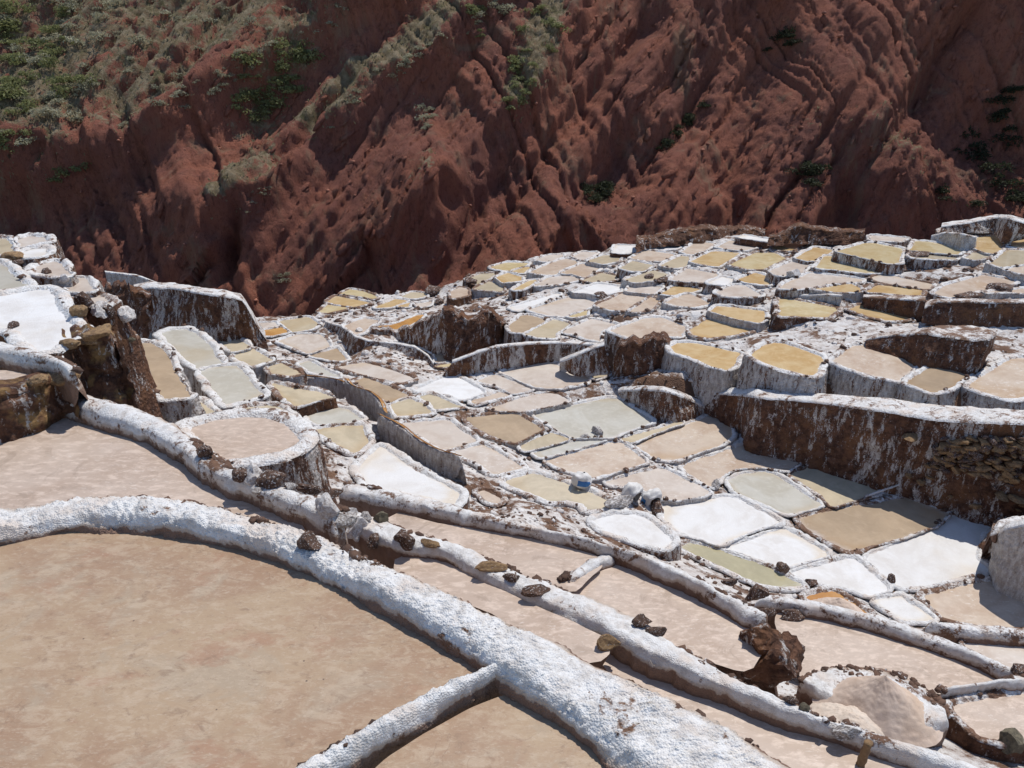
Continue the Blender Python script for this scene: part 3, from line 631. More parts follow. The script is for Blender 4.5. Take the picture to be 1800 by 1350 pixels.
def ground(pts):
    pts = np.asarray(pts, float)[:, :2]; n = len(pts)
    env = np.full(n, 1e9); sw = np.zeros(n); swz = np.zeros(n)
    for (C, z, sl), (x0, x1, y0, y1) in zip(SUP, SB):
        dx = np.maximum(np.maximum(x0-pts[:, 0], pts[:, 0]-x1), 0); dy = np.maximum(np.maximum(y0-pts[:, 1], pts[:, 1]-y1), 0)
        d = np.hypot(dx, dy); m = d < 3.0
        if m.any(): d[m] = poly_dist(pts[m], C)
        cx, cy = (x0+x1)/2, (y0+y1)/2; rc = math.hypot(cx, cy)
        side_ = (np.hypot(pts[:, 0], pts[:, 1])-rc)/(.5*math.hypot(x1-x0, y1-y0)+.3)
        ns_ = np.clip(-.72*z/rc, .12, .8)
        env = np.minimum(env, z - .10 + (ns_+(sl-ns_)*smooth(-.1, .7, side_))*np.maximum(0, d-.12))
        w = 1/(d+.06)**3.2; sw += w; swz += w*z
    g = np.minimum(env, swz/sw + .02)
    th = np.arctan2(pts[:, 0], pts[:, 1]); r = np.hypot(pts[:, 0], pts[:, 1])
    re = np.interp(th, sk_th, sk_r); ze = np.interp(th, sk_th, sk_z)
    over = r-re
    g = np.where(over > -.6, np.minimum(g, np.where(over > 0, ze-.05-over*1.25, ze+.05)), g)
    return g

# ground sheet, finer towards the camera
NR, NT = 560, 760
th = np.sign(tq := np.linspace(-1, 1, NT))*(np.abs(tq)*.66+np.abs(tq)**4*.52)
rr = np.exp(np.linspace(math.log(1.2), math.log(64), NR))
R, T = np.meshgrid(rr, th, indexing='ij')
G = np.stack([(R*np.sin(T)).ravel(), (R*np.cos(T)).ravel()], 1)
gz = ground(G)
V = np.c_[G, gz+CAMZ]
dmp = np.clip(R.ravel()*.004, .012, .09)
V[:, 2] += fbm(V*np.array((1.6, 1.6, 1.6)), 4, 3)*dmp*.8 + np.minimum(0, fbm(V*5, 3, 9))*dmp*.6
gr_co = V.copy(); gr = mesh_obj('ground', V, grid_faces(NR, NT)[:, ::-1], M['ground']); tag(gr, kind='structure')

# ------------------------------------------------------------------ build the pans
allC = [p['C'] for p in ponds]; cen = np.array([c.mean(0) for c in allC]); rad = np.array([np.linalg.norm(c-c.mean(0), axis=1).max() for c in allC])
def stones(pts, sizes, seed):
    """small angular stones as one mesh: deformed octahedra, 8 faces each, subdivided once"""
    base = np.array([(1, 0, 0), (-1, 0, 0), (0, 1, 0), (0, -1, 0), (0, 0, 1), (0, 0, -1)], float)
    f0 = [(0, 2, 4), (2, 1, 4), (1, 3, 4), (3, 0, 4), (2, 0, 5), (1, 2, 5), (3, 1, 5), (0, 3, 5)]
    vs = list(base); fs = []; mid = {}
    def mp(a, b):
        k_ = (min(a, b), max(a, b))
        if k_ not in mid:
            q = (vs[a]+vs[b]); mid[k_] = len(vs); vs.append(q/np.linalg.norm(q))
        return mid[k_]
    for a, b, c in f0:
        x, y, z = mp(a, b), mp(b, c), mp(c, a); fs += [(a, x, z), (x, b, y), (z, y, c), (x, y, z)]
    vs = np.array(vs); fs = np.array(fs); g = np.random.default_rng(seed); out = []
    for p, s in zip(pts, sizes):
        q = vs*(1+g.uniform(-.32, .32, (len(vs), 1)))*np.array((g.uniform(.75, 1.35), g.uniform(.75, 1.2), g.uniform(.5, .95)))*s
        a = g.uniform(0, 6.28); c_, s_ = math.cos(a), math.sin(a)
        q = np.c_[q[:, 0]*c_-q[:, 1]*s_, q[:, 0]*s_+q[:, 1]*c_, q[:, 2]]
        out.append((q+p, fs))
    return joined(out)

def convex(C):
    e = np.roll(C, -1, 0)-C; f = np.roll(e, -1, 0); cr = (e[:, 0]*f[:, 1]-e[:, 1]*f[:, 0])/(np.linalg.norm(e, axis=1)*np.linalg.norm(f, axis=1)+1e-9)
    return cr.min() > -.12
for ip, p in enumerate(ponds):
    zc = p['z']+CAMZ; dist = float(np.linalg.norm(p['P'].mean(0)-np.array((0, 0, CAMZ))))
    c = p['C'].mean(0); root = empty('salt_pan', (c[0], c[1], zc))
    tag(root, p['label'], 'salt pan', 'salt pans stepping down the valley'); o0 = np.array((c[0], c[1], zc))
    ds = float(np.clip(dist*.0034, .03, .13))
    Q = resample(chaikin(p['P'][:, :2], 1, True, .07) if dist > 16 else chaikin(chaikin(p['P'][:, :2], 1, True, .09), 1, True, .2), ds, True); n = len(Q)
    t = np.roll(Q, -1, 0)-np.roll(Q, 1, 0); t /= np.linalg.norm(t, axis=1)[:, None]+1e-9; nrm = np.c_[t[:, 1], -t[:, 0]]
    wob = fbm(np.c_[Q*2.2, np.full(n, ip*3.1)], 3, 5)*min(.06, dist*.0022)
    Q = Q+nrm*wob[:, None]
    # the near rim hides a little of the brine behind it: let the basin reach under it
    vd = -Q/np.linalg.norm(Q, axis=1)[:, None]; tdep = -p['z']/np.linalg.norm(Q, axis=1)
    Q = Q+nrm*(np.clip((nrm*vd).sum(1), 0, 1)*.06/tdep*(p['w'] > 0))[:, None]
    # brine sheet: a fan with a soft centre
    grow = Q+nrm*((.05 if p['w'] > 0 else .1 if p['z'] > -4.5 else .12)+(.10 if p['w'] <= 0 and p['z'] < -4.5 else 0)*np.clip((nrm*vd).sum(1), 0, 1))[:, None]
    fs_ = (1.0, .90, .74, .5); ring = np.vstack([np.c_[(grow-c)*f_, np.zeros(n)] for f_ in fs_])
    if p['w'] > 0 and convex(p['C']):
        nf = len(fs_); Vb = np.vstack([ring, np.zeros((1, 3))]); Fb = [tuple(int(q_) for q_ in f_) for f_ in grid_faces(nf, n, True)[:, ::-1]]
        Fb += [((nf-1)*n+i_, (nf-1)*n+(i_+1) % n, nf*n) for i_ in range(n)]
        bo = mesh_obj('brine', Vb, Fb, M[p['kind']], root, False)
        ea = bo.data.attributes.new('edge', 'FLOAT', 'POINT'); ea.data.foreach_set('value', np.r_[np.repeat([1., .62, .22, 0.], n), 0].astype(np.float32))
    else:
        mesh_obj('brine', np.c_[grow-c, np.zeros(n)], [tuple(range(n))], M[p['kind']], root, False)
    if p['w'] <= 0: continue
    near = np.full(n, 9.)
    for j in range(len(ponds)):
        if j == ip or np.linalg.norm(cen[j]-c) > rad[j]+rad[ip]+1.5: continue
        d = poly_dist(Q+nrm*.02, allC[j]); near = np.minimum(near, np.where(d <= 0, .12, d))
    w = np.clip(near*.52, .06, p['w']*1.0)
    w = (np.roll(w, 1)+w+np.roll(w, -1)+np.roll(w, 2)+np.roll(w, -2))/5
    w *= 1+.22*fbm(np.c_[Q*1.7, np.full(n, ip)], 2, 8)
    hr = np.clip(.035+.16*w, .035, .09)*(1+.3*fbm(np.c_[Q*1.5, np.full(n, ip+50)], 3, 12))
    prof = [(-.05, -.08), (0, .25), (.12, .75), (.32, .97), (.6, 1.0), (.85, .8), (1.0, .45), (1.06, 0)]
    rows = []
    for s_, h_ in prof:
        off = w*s_ if s_ >= 0 else np.full(n, s_)
        rows.append(np.c_[Q+nrm*off[:, None], zc+hr*h_])
    V = np.vstack(rows); a = min(.045, .0016*dist+.006)
    D = fbm(V*(5 if dist > 14 else 9), 3, 21); D2 = worley(V*(6.0 if dist > 20 else 9.0), 31)-.5
    V = V+np.c_[np.tile(nrm, (len(prof), 1))*(D*a)[:, None], D*a*.8-D2*a*.9]
    mk = 'rim_clean' if p['kind'] in 'wg' else ('rim_dirty' if (ip*7919) % 10 < 3 else 'rim')
    mesh_obj('rim', V-o0, grid_faces(len(prof), n, True), M[mk], root)
    # retaining wall down to the lower ground
    base = Q+nrm*(w*1.02)[:, None]; gb = ground(base+nrm*.22); drop = np.clip(p['z']-gb+.12, .15, 3.2)
    drop = (np.roll(drop, 1)+drop+np.roll(drop, -1))/3
    if drop.max() > .3:
        nrow = int(np.clip(drop.max()/max(ds, .07), 4, 22)); rows = []
        for k_ in range(nrow+1):
            f = k_/nrow
            rows.append(np.c_[base+nrm*((f*drop*.13)-.012)[:, None], zc+hr*.35-f*(drop+hr*.35)])
        V = np.vstack(rows); A = np.minimum(.09, .03+.05*np.tile(drop, nrow+1))
        D = fbm(V*np.array((3.2, 3.2, 2.2)), 4, 41); D2 = ridged(V*np.array((7, 7, 3)), 2, 47)
        V = V+np.c_[np.tile(nrm, (nrow+1, 1))*(A*(D*1.0+D2*.25))[:, None], np.zeros(len(V))]
        wm = ('wall_brown' if (ip*104729) % 10 < 3 else 'wall') if drop.max() > .6 else 'wall_white'
        if p['z'] > -11.5 and 600 < p['px'][:, 1].mean() < 690: wm = 'wall_light'
        mesh_obj('retaining_wall', V-o0, grid_faces(nrow+1, n, True)[:, ::-1], M[wm], root)
    # clods and stones set along the rim
    g = np.random.default_rng(1000+ip)
    ns = int(n*(.05 if p['kind'] in 'w' else .10))
    gate = vnoise(np.c_[Q*.9, np.full(n, ip*1.7)], 77) > .08
    idx = [i for i in g.permutation(n) if gate[i]][:ns]
    if len(idx) > 3:
        idx = np.array(idx); sz = g.uniform(.2, 1.0, len(idx))**2.2*np.clip(.0040*dist, .04, .13)
        pts = np.c_[Q[idx]+nrm[idx]*(w[idx]*g.uniform(.1, .9, len(idx)))[:, None], zc+hr[idx]-sz*.05]-o0
        Vs, Fs = stones(pts, sz, ip)
        so = mesh_obj('rim_stones', Vs, Fs, M['rock_dark'], root, False); so['kind'] = 'stuff'

# ------------------------------------------------------------------ salt walls and ledges
for ib, b in enumerate(BANDS):
    N, Fa = b['N'], b['F']; n = len(N); mid = (N+Fa)/2; c = mid[n//2].copy()
    across = Fa-N; wid = np.linalg.norm(across, axis=1); ah = across[:, :2]/(np.linalg.norm(across[:, :2], axis=1)[:, None]+1e-9)
    nx = int(np.clip(np.median(wid)/b['ds_'], 8, 46)); rows = []
    ny = int(np.clip(max(b['drop'])/b['ds_'], 5, 26))
    earth = []  # near foot carries wet earth plus painted edge shadow; far edge only dirt
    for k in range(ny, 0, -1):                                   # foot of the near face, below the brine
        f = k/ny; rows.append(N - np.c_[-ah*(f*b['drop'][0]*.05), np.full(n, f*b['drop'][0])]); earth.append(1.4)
    xs_ = np.linspace(0, 1, nx+1)**1.25
    for s in xs_:
        e = np.interp(s, [0, .03, .08, .15, .26, 1], [0, .5, .82, .95, 1.0, 1.0])*b['h']-b['h']*s + b['bulge']*(4*s*(1-s))**.8*(s > .1) - .02*smooth(.9, 1, s)
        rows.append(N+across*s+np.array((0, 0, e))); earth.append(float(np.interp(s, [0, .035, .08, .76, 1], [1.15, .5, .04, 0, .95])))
    for k in range(1, ny+1):
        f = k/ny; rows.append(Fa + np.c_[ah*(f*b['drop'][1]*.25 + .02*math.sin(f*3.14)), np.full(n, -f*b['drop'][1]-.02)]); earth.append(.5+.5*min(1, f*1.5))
    V = np.vstack(rows); nrow = len(rows)
    A3 = np.tile(np.c_[ah, np.zeros(n)], (nrow, 1))
    rowi = np.repeat(np.arange(nrow), n); side = np.where(rowi < ny, -1., np.where(rowi > ny+nx, 1., 0.)); up = np.where(side == 0, 1., .25)
    amp = b['lump']*1.0
    big = fbm(V*1.9, 4, 60+ib); mid_ = fbm(V*6, 5, 80+ib, .6)
    disp = big*amp*1.5+mid_*amp*1.1
    if b['dist'] < 14:
        patchy = smooth(-.25, .3, fbm(V*2.3, 3, 97))
        disp = disp + (.45-worley(V*(13 if b['dist'] < 8 else 9), 90))*amp*.8*patchy
        if b['dist'] < 8: disp = disp + (np.maximum(0, .62-worley(V*28, 95))*1.25+np.maximum(0, .6-worley(V*58, 99))*.6-.3)*amp*(.55+.45*patchy)
    rag = fbm(np.c_[V[:, :2]*3.4, V[:, 2]*0+ib], 5, 140, .65)*.085*min(1, b['dist']/9)      # ragged run of both edges
    V = V + A3*(np.where(rowi <= ny+1, rag, np.where(rowi >= ny+nx-1, -rag, 0)))[:, None]
    ends = np.tile(np.minimum(1, np.minimum(np.arange(n), np.arange(n)[::-1])/4.), nrow)
    V = V + A3*(side*disp*.8)[:, None]; V[:, 2] += disp*up
    cl = np.tile(np.minimum(1, np.minimum(np.arange(n), np.arange(n)[::-1])/5.)**.5, nrow)[:, None]
    core = np.tile(mid+np.array((0, 0, -.15)), (nrow, 1)); V = core+(V-core)*cl
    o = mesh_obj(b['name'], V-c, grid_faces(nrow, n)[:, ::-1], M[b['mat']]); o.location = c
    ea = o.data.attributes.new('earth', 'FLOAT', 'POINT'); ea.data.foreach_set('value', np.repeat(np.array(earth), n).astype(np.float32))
    tag(o, b['label'], b['cat'], b['group'], 'thing')
    if b['name'] == 'channel_wall':
        cr = []
        for s_ in (.34, .44, .56, .66): cr.append(N+across*s_+np.array((0, 0, b['h']*(1-s_)+b['bulge']+.035-.03*(abs(s_-.5) < .1))))
        Vc = np.vstack(cr); Vc[:, 2] += fbm(Vc*3, 3, 61)*.02; mesh_obj('channel_bed', (Vc-c)[:], grid_faces(4, n)[:, ::-1], M['k'], o)

# ------------------------------------------------------------------ tall walls and crags, faces lofted from foot to top
def wall_face(name, label, cat, cols, zbase, mat, batter=.15, amp=.1, back=.5, strata=0.0, mul=1.0, ds=None, coping=None, deep=.25):
    """cols: top pixel, foot pixel pairs from left to right"""
    zb = zbase if isinstance(zbase, tuple) else (zbase, zbase)
    B = np.array([at_z(c[2], c[3], zb[0]+(zb[1]-zb[0])*i/(len(cols)-1)) for i, c in enumerate(cols)])
    T = np.array([at_r(c[0], c[1], math.hypot(*b[:2])+batter) for c, b in zip(cols, B)])
    def along(P):
        l = np.r_[0, np.cumsum(np.linalg.norm(np.diff(B, axis=0), axis=1))]; return l
    l = along(B); dist = float(np.linalg.norm(B.mean(0)-np.array((0, 0, CAMZ)))); ds = ds or max(.02, .0026*dist)
    n = int(max(10, l[-1]/ds)); tt = np.linspace(0, l[-1], n)
    it = lambda P: np.stack([np.interp(tt, l, P[:, k]) for k in range(3)], 1)
    Bi, Ti = it(B), it(T); H = max(.2, float(np.linalg.norm(Ti-Bi, axis=1).max())); nv = int(np.clip(H/ds, 8, 90))
    Bi = Bi-np.array((0, 0, deep)); rows = []
    tang = np.gradient(Bi[:, :2], axis=0); nr_ = np.c_[tang[:, 1], -tang[:, 0]]; nr_ /= np.linalg.norm(nr_, axis=1)[:, None]+1e-9
    for k in range(nv+1):
        f = k/nv; rows.append(Bi*(1-f)+Ti*f)
    V = np.vstack(rows); NN = np.c_[np.tile(nr_, (nv+1, 1)), np.zeros(len(V))]
    d = fbm(V*1.3*mul, 5, 101)*amp*1.3 + (ridged(V*np.array((3.5, 3.5, 2.2))*mul, 3, 103)-.4)*amp*.5 + fbm(V*np.array((9, 9, 6))*mul, 3, 105)*amp*.35
    if strata: d = d + strata*(vnoise(V*np.array((.8, .8, 9.0))*mul, 109) + .6*np.round(vnoise(V*np.array((1.5, 1.5, 5.0))*mul, 113)*2)/2)
    fr = np.repeat(np.arange(nv+1)/nv, n); d = d*(1-(.1 if cat in ('crag', 'bank') else .55)*smooth(.85, 1, fr))
    if cat in ('crag', 'bank'): V[:, 2] += smooth(.45, 1, fr)*fbm(np.c_[V[:, :2]*2.2, np.zeros(len(V))], 4, 130)*min(.45, H*.22)
    V = V+NN*d[:, None]
    top = V[-n:]; away = top[:, :2]/np.linalg.norm(top[:, :2], axis=1)[:, None]
    bk = np.full(n, back)
    if coping:                                                   # back edge of the top given in the picture
        Bk = np.array([at_z(u, v, z_-CAMZ) for (u, v), z_ in zip(coping, T[:, 2])]); Bk = it(Bk)
        bk = np.maximum(.15, ((Bk-Ti)[:, :2]*away).sum(1))
    c = V[n//2].copy()
    o = mesh_obj(name, V-c, grid_faces(nv+1, n), M[mat]); o.location = c
    ext = []
    for q, dz in ((-.03, -.03), (.0, .02), (.12, .035), (.35, .03), (.6, .02), (.8, .02), (1.0, 0.0), (1.02, -.7)):
        e = top.copy(); e[:, :2] += away*(bk*q-.01)[:, None]; e[:, 2] += dz+fbm(e*3, 4, 120)*amp*.35; ext.append(e)
    cm = mat if cat in ('crag', 'bank') else {'wall_light': 'rim', 'wall': 'rim', 'wall_big': 'rim', 'wall_white': 'rim', 'wall_brown': 'rim_dirty', 'wall_ochre': 'wall_ochre'}[mat]
    mesh_obj('top', np.vstack(ext)-c, grid_faces(len(ext), n), M[cm], o)
    tag(o, label, cat, kind='thing')
    return dict(o=o, B=Bi, T=Ti, l=l, tt=tt, n=n, nrm=nr_)
def cols(s):
    out = []
    for q in s.split():
        a, b_ = q.split('>'); out.append(tuple(float(x) for x in a.split(','))+tuple(float(x) for x in b_.split(',')))
    return out
big_wall = wall_face('stone_wall', 'tall brown and white stained wall with a patch of bare stones, right', 'stone wall',
    cols('1178,687>1180,692 1210,690>1212,704 1240,691>1235,716 1260,692>1258,724 1300,694>1303,752 1330,698>1308,780 1370,702>1352,793 1420,706>1405,806 1467,711>1432,817 1520,718>1492,839 1570,726>1557,865 1610,733>1590,871 1660,740>1642,892 1720,742>1705,918 1800,745>1785,938 1860,747>1845,955'),
    (-12.45, -13.3), 'wall_big', .3, .12, .6, coping=px('1178,678 1210,680 1240,681 1262,682 1302,680 1335,682 1375,686 1424,690 1472,693 1525,697 1575,702 1615,708 1664,713 1724,716 1800,718 1860,722'))
wall_face('earth_wall', 'low grey and brown wall standing behind the largest grey pan', 'wall',
    cols('1086,688>1092,703 1130,685>1120,723 1165,687>1152,741 1190,694>1195,742 1215,704>1225,735 1243,718>1243,726'), -12.8, 'wall', .15, .08, .4)
wall_face('stained_wall', 'tall white and brown stained wall above the blue grey pans, left', 'wall',
    cols('238,510>232,550 260,506>250,560 300,508>290,572 350,515>345,590 400,522>395,602 425,527>420,603 434,540>446,609 452,572>458,612 468,596>472,615'), (-10.1, -11.2), 'wall', .2, .14, .9, deep=.5)
wall_face('earth_bank', 'brown crumbling bank below the small pale pans, upper left', 'bank',
    cols('160,520>168,545 190,512>190,565 212,505>212,572 236,508>240,585 258,520>262,592'), -8.9, 'wall_brown', .5, .2, .8)
wall_face('curved_wall', 'grey streaked curved wall at the left skyline above the ravine', 'wall',
    cols('185,479>190,500 240,485>240,504 295,506>299,512'), -9.7, 'wall_white', .1, .06, .3, deep=3)
wall_face('hollow_wall', 'curved wall in front of the hollow, white with a brown panel', 'wall',
    cols('572,566>569,590 600,575>584,606 622,591>613,632 649,600>644,628 691,604>667,632 729,611>700,641 751,626>733,643 762,641>757,652'), -13.25, 'wall', .2, .08, .3)
wall_face('hollow_bank', 'brown topped white bank at the back of the hollow', 'bank',
    cols('632,592>648,600 655,577>690,600 700,586>720,602 745,570>745,612 780,546>775,622 800,556>785,628'), -13.05, 'wall', .4, .16, .5)
wall_face('crag', 'ribbed brown and white crag right of the hollow', 'crag',
    cols('785,546>778,626 808,556>792,631 835,558>802,637 850,545>815,636 868,560>832,628 890,578>852,622 905,588>872,617'), -12.95, 'wall_brown', .8, .22, .7)
wall_face('streaked_wall', 'long low wall with brown and white streaks, centre', 'wall',
    cols('795,637>775,653 840,620>830,648 870,611>862,645 911,606>905,638 978,603>965,627 1055,607>1003,634'), -12.25, 'wall', .12, .06, .3)
wall_face('earth_wall', 'grey brown curved wall above the wide glinting pan, centre right', 'wall',
    cols('984,637>1000,646 1010,627>1020,653 1035,615>1045,651 1062,606>1075,648'), -12.1, 'wall', .15, .08, .4)
wall_face('crag', 'brown ribbed end of the channel wall, centre right', 'crag',
    cols('1076,640>1070,682 1088,618>1086,686 1108,606>1105,689 1130,600>1127,690 1152,594>1150,688 1170,600>1172,684 1186,612>1190,682'), (-12.85, -12.75), 'wall_brown', .35, .16, .8)
wall_face('earth_wall', 'white cliff face under the salty shelf at the right edge', 'wall',
    cols('1744,947>1741,1018 1765,931>1752,1047 1800,923>1790,1063 1860,916>1850,1087'), -13.3, 'wall_white', .15, .07, .4)
wall_face('stone_pile', 'small brown stone pile left of the white cliff at the right edge', 'stone pile',
    cols('1762,912>1716,945 1745,930>1717,970 1748,945>1727,995'), -13.25, 'wall_brown', .3, .12, .4, .03)
wall_face('crag', 'tall layered ochre crag with flat slabs on top, left', 'crag',
    cols('75,618>110,668 100,609>125,690 120,602>140,705 145,598>165,712 165,592>185,716 195,592>215,714 203,606>232,705 210,625>245,712'), -6.1, 'wall_ochre', .35, .14, .7, .06)
wall_face('stacked_wall', 'brown and ochre stacked stone wall at the left edge', 'wall',
    cols('-60,702>-60,800 0,690>0,782 30,688>35,771 70,676>70,758 100,664>112,738 128,655>150,745'), -4.8, 'wall_ochre', .12, .09, .5, .05)
wall_face('earth_bank', 'brown crumbling bank on the skyline, above the two white pans', 'bank',
    cols('1120,424>1120,436 1150,416>1150,428 1190,409>1190,424 1230,402>1230,422 1262,405>1262,420 1290,405>1292,414 1318,402>1318,412 1345,410>1345,416'), -10.8, 'wall_brown', .6, .25, 1.2)
wall_face('earth_bank', 'brown earthy mound on the skyline right of the middle', 'bank',
    cols('1350,418>1350,424 1380,411>1380,423 1396,399>1394,420 1420,401>1420,421 1455,406>1450,422 1490,409>1490,422 1520,406>1520,424'), -10.0, 'wall_brown', .5, .2, 1.0)
wall_face('curved_wall', 'grey curved wall in front of the tan skyline pan, upper right', 'wall',
    cols('1637,416>1637,420 1660,410>1655,425 1690,412>1690,437 1715,418>1712,440 1717,424>1716,436'), -9.15, 'wall_white', .12, .06, .3)
wall_face('earth_wall', 'brown and white butt of wall at the upper right skyline', 'wall',
    cols('1655,399>1655,403 1700,392>1700,401 1750,383>1752,401 1775,384>1760,418 1800,392>1772,419 1860,388>1800,411'), -8.7, 'wall', .3, .1, 1.0)
wall_face('earth_wall', 'long dark brown bank below the thin path at the right edge', 'wall',
    cols('1625,541>1622,556 1650,531>1648,561 1700,531>1700,565 1760,532>1760,569 1860,533>1860,571'), -9.8, 'wall_brown', .3, .12, .5, coping=px('1622,527 1650,524 1700,524 1760,526 1860,527'))
wall_face('earth_wall', 'brown wall behind the amber almond shaped pan', 'wall',
    cols('1517,523>1520,535 1560,525>1560,542 1600,527>1596,551 1634,530>1618,557'), -10.25, 'wall_brown', .12, .07, .4, coping=px('1517,517 1560,518 1600,519 1634,521'))
wall_face('earth_wall', 'grey white wall behind the deep yellow pan', 'wall',
    cols('1378,520>1378,524 1420,520>1420,532 1455,519>1453,538 1480,521>1474,543'), -10.5, 'wall_white', .1, .05, .3)
wall_face('earth_wall', 'dark brown block of wall with a white top behind the shaded tan pan', 'wall',
    cols('1522,598>1524,606 1550,592>1552,612 1590,589>1590,622 1630,587>1622,641 1665,592>1650,642 1705,598>1690,650 1738,597>1714,657 1752,588>1732,640'), -10.15, 'wall_brown', .4, .12, .8, coping=px('1530,590 1555,584 1594,581 1634,575 1668,571 1708,572 1742,580 1766,582'))

# bare stones standing proud of the tall wall
fc = big_wall
g = np.random.default_rng(5)
stone_meshes = []
for k in range(8):
    Vs, Fs = stones([np.zeros(3)], [1.0], 300+k)
    me = bpy.data.meshes.new('stone'); me.from_pydata([tuple(map(float, v)) for v in Vs], [], [tuple(map(int, f)) for f in Fs])
    me.materials.append(M['rock_ochre'] if k % 3 else M['rock_dark']); stone_meshes.append(me)
Bi, Ti, nr_ = fc['B'], fc['T'], fc['nrm']
n_ = fc['n']; cnt = 0
pxB = lambda P: (900+F*P[0]/(P[1]*CP-(P[2]-CAMZ)*SP), 675-F*((P[2]-CAMZ)*CP+P[1]*SP)/(P[1]*CP-(P[2]-CAMZ)*SP))
for i in range(4000):
    j = int(g.uniform(0, n_-1)); f = g.uniform(.25, .9)
    P = Bi[j]*(1-f)+Ti[j]*f; u, v = pxB(P)
    inside = u > 1640 and 766 < v < 846 - (1800-u)*.15 and v > 766+(1700-u)*.25*(u < 1700)
    sparse = (not inside) and 1600 < u < 1830 and 760 < v < 900 and g.uniform() < .06
    if (inside or sparse) and cnt < 230:
        s_ = g.uniform(.08, .17)
        o = bpy.data.objects.new('stone', stone_meshes[int(g.integers(8))]); COL.objects.link(o)
        o.parent = fc['o']; loc = P+np.array((nr_[j][0], nr_[j][1], 0))*(.08+.25*s_)-np.array(fc['o'].location)
        o.location = loc; o.scale = (s_*1.15, s_, s_*.8); o.rotation_euler = (g.uniform(-.4, .4), g.uniform(-.4, .4), g.uniform(0, 6.28)); cnt += 1

# ------------------------------------------------------------------ the red hillside across the ravine
NX, NS = 1000, 500
xs = np.linspace(-90, 120, NX)
HB, HT = -34.0, 54.0                       # height range relative to the eye
def hill_base_y(x, z): return 58.0 + .10*x + (z+30)*1.0 + .0008*x*x - .0105*np.clip(x-6., 0, 36)**2 - .70*np.maximum(0, x-42.)
X, S = np.meshgrid(xs, np.linspace(0, 1, NS)**.92, indexing='xy')
Z = HB+(HT-HB)*S
Y = hill_base_y(X, Z)
P0 = np.stack([X.ravel(), Y.ravel(), Z.ravel()], 1)
def hill_px(u, v):
    d = ray(u, v); t = 60.
    for _ in range(30):
        p = d*t; t += (hill_base_y(p[0], p[2])-p[1])/max(.3, d[1]-1.0*d[2])
    p = d*t; return p
def seg_dist(p2, line):
    best = np.full(len(p2), 1e9); sgn = np.zeros(len(p2)); tot = 0
    for a, b_ in zip(line[:-1], line[1:]):
        e = b_-a; L = e@e; t = np.clip(((p2-a)@e)/L, 0, 1); q = p2-a-t[:, None]*e; d = (q**2).sum(1)
        m = d < best; best[m] = d[m]; sgn[m] = np.sign(e[0]*(p2[m, 1]-a[1])-e[1]*(p2[m, 0]-a[0]))
    return np.sqrt(best)*sgn
P2 = np.c_[P0[:, 0], P0[:, 2]]
wp = P2+np.c_[fbm(P0*.12, 4, 200), fbm(P0*.12, 4, 210)]*2.6
def hl(s): return np.array([hill_px(u, v)[[0, 2]] for u, v in px(s)])
# direction of the runnels: down to the left in the picture
ang = math.radians(52); ca, sa = math.cos(ang), math.sin(ang)
along = P2[:, 0]*ca+P2[:, 1]*sa; acr = -P2[:, 0]*sa+P2[:, 1]*ca
H = np.zeros(len(P0))
H += fbm(P0*.045, 3, 220)*2.2
wa = acr+fbm(P0*.055, 2, 230)*1.8+fbm(P0*.35, 3, 231)*.35+fbm(P0*1.6, 3, 232)*.10
def rg(q, octv, sd): return ridged(q, octv, sd)
H += rg(np.c_[wa*.085, along*.014, np.zeros(len(P0))], 2, 240)*1.2
rill = fbm(P0*.07, 3, 233); gate = smooth(-.35, .25, rill); hill_gate = gate
def cut(q, octv, sd, lo=.35): return smooth(lo, 1.0, ridged(q, octv, sd))
vx = P2[:, 0]+P2[:, 1]*.62+fbm(P0*.12, 3, 260)*.9+fbm(P0*.7, 3, 261)*.22
H -= cut(np.c_[wa*.17, along*.012, np.ones(len(P0))], 2, 250, .3)*1.5*(.4+.8*gate)
H -= cut(np.c_[wa*.48, along*.022, np.ones(len(P0))*5], 3, 252, .2)*.75*(.4+.8*gate)
H -= cut(np.c_[wa*1.25, along*.05, np.ones(len(P0))*9], 2, 254, .1)*.32
H -= cut(np.c_[vx*.4, P2[:, 1]*.03, np.ones(len(P0))*3], 3, 270, .25)*.8*(1.1-.8*gate)
H -= cut(np.c_[vx*1.2, P2[:, 1]*.07, np.ones(len(P0))*7], 2, 272, .1)*.34*(1.1-.8*gate)
rk = smooth(-.1, .45, fbm(P0*.16, 3, 277))
blk = vnoise(P0*.9+fbm(P0*.8, 3, 278)[:, None]*.8, 279); H += np.round(blk*2.6)/2.6*.34*rk
blk = vnoise(P0*2.0+fbm(P0*1.6, 2, 274)[:, None]*.8, 275); H += np.round(blk*2.2)/2.2*.16*(.35+.65*rk)
H += fbm(P0*3.0, 3, 290, .7)*.07+fbm(P0*.8, 3, 293)*.10
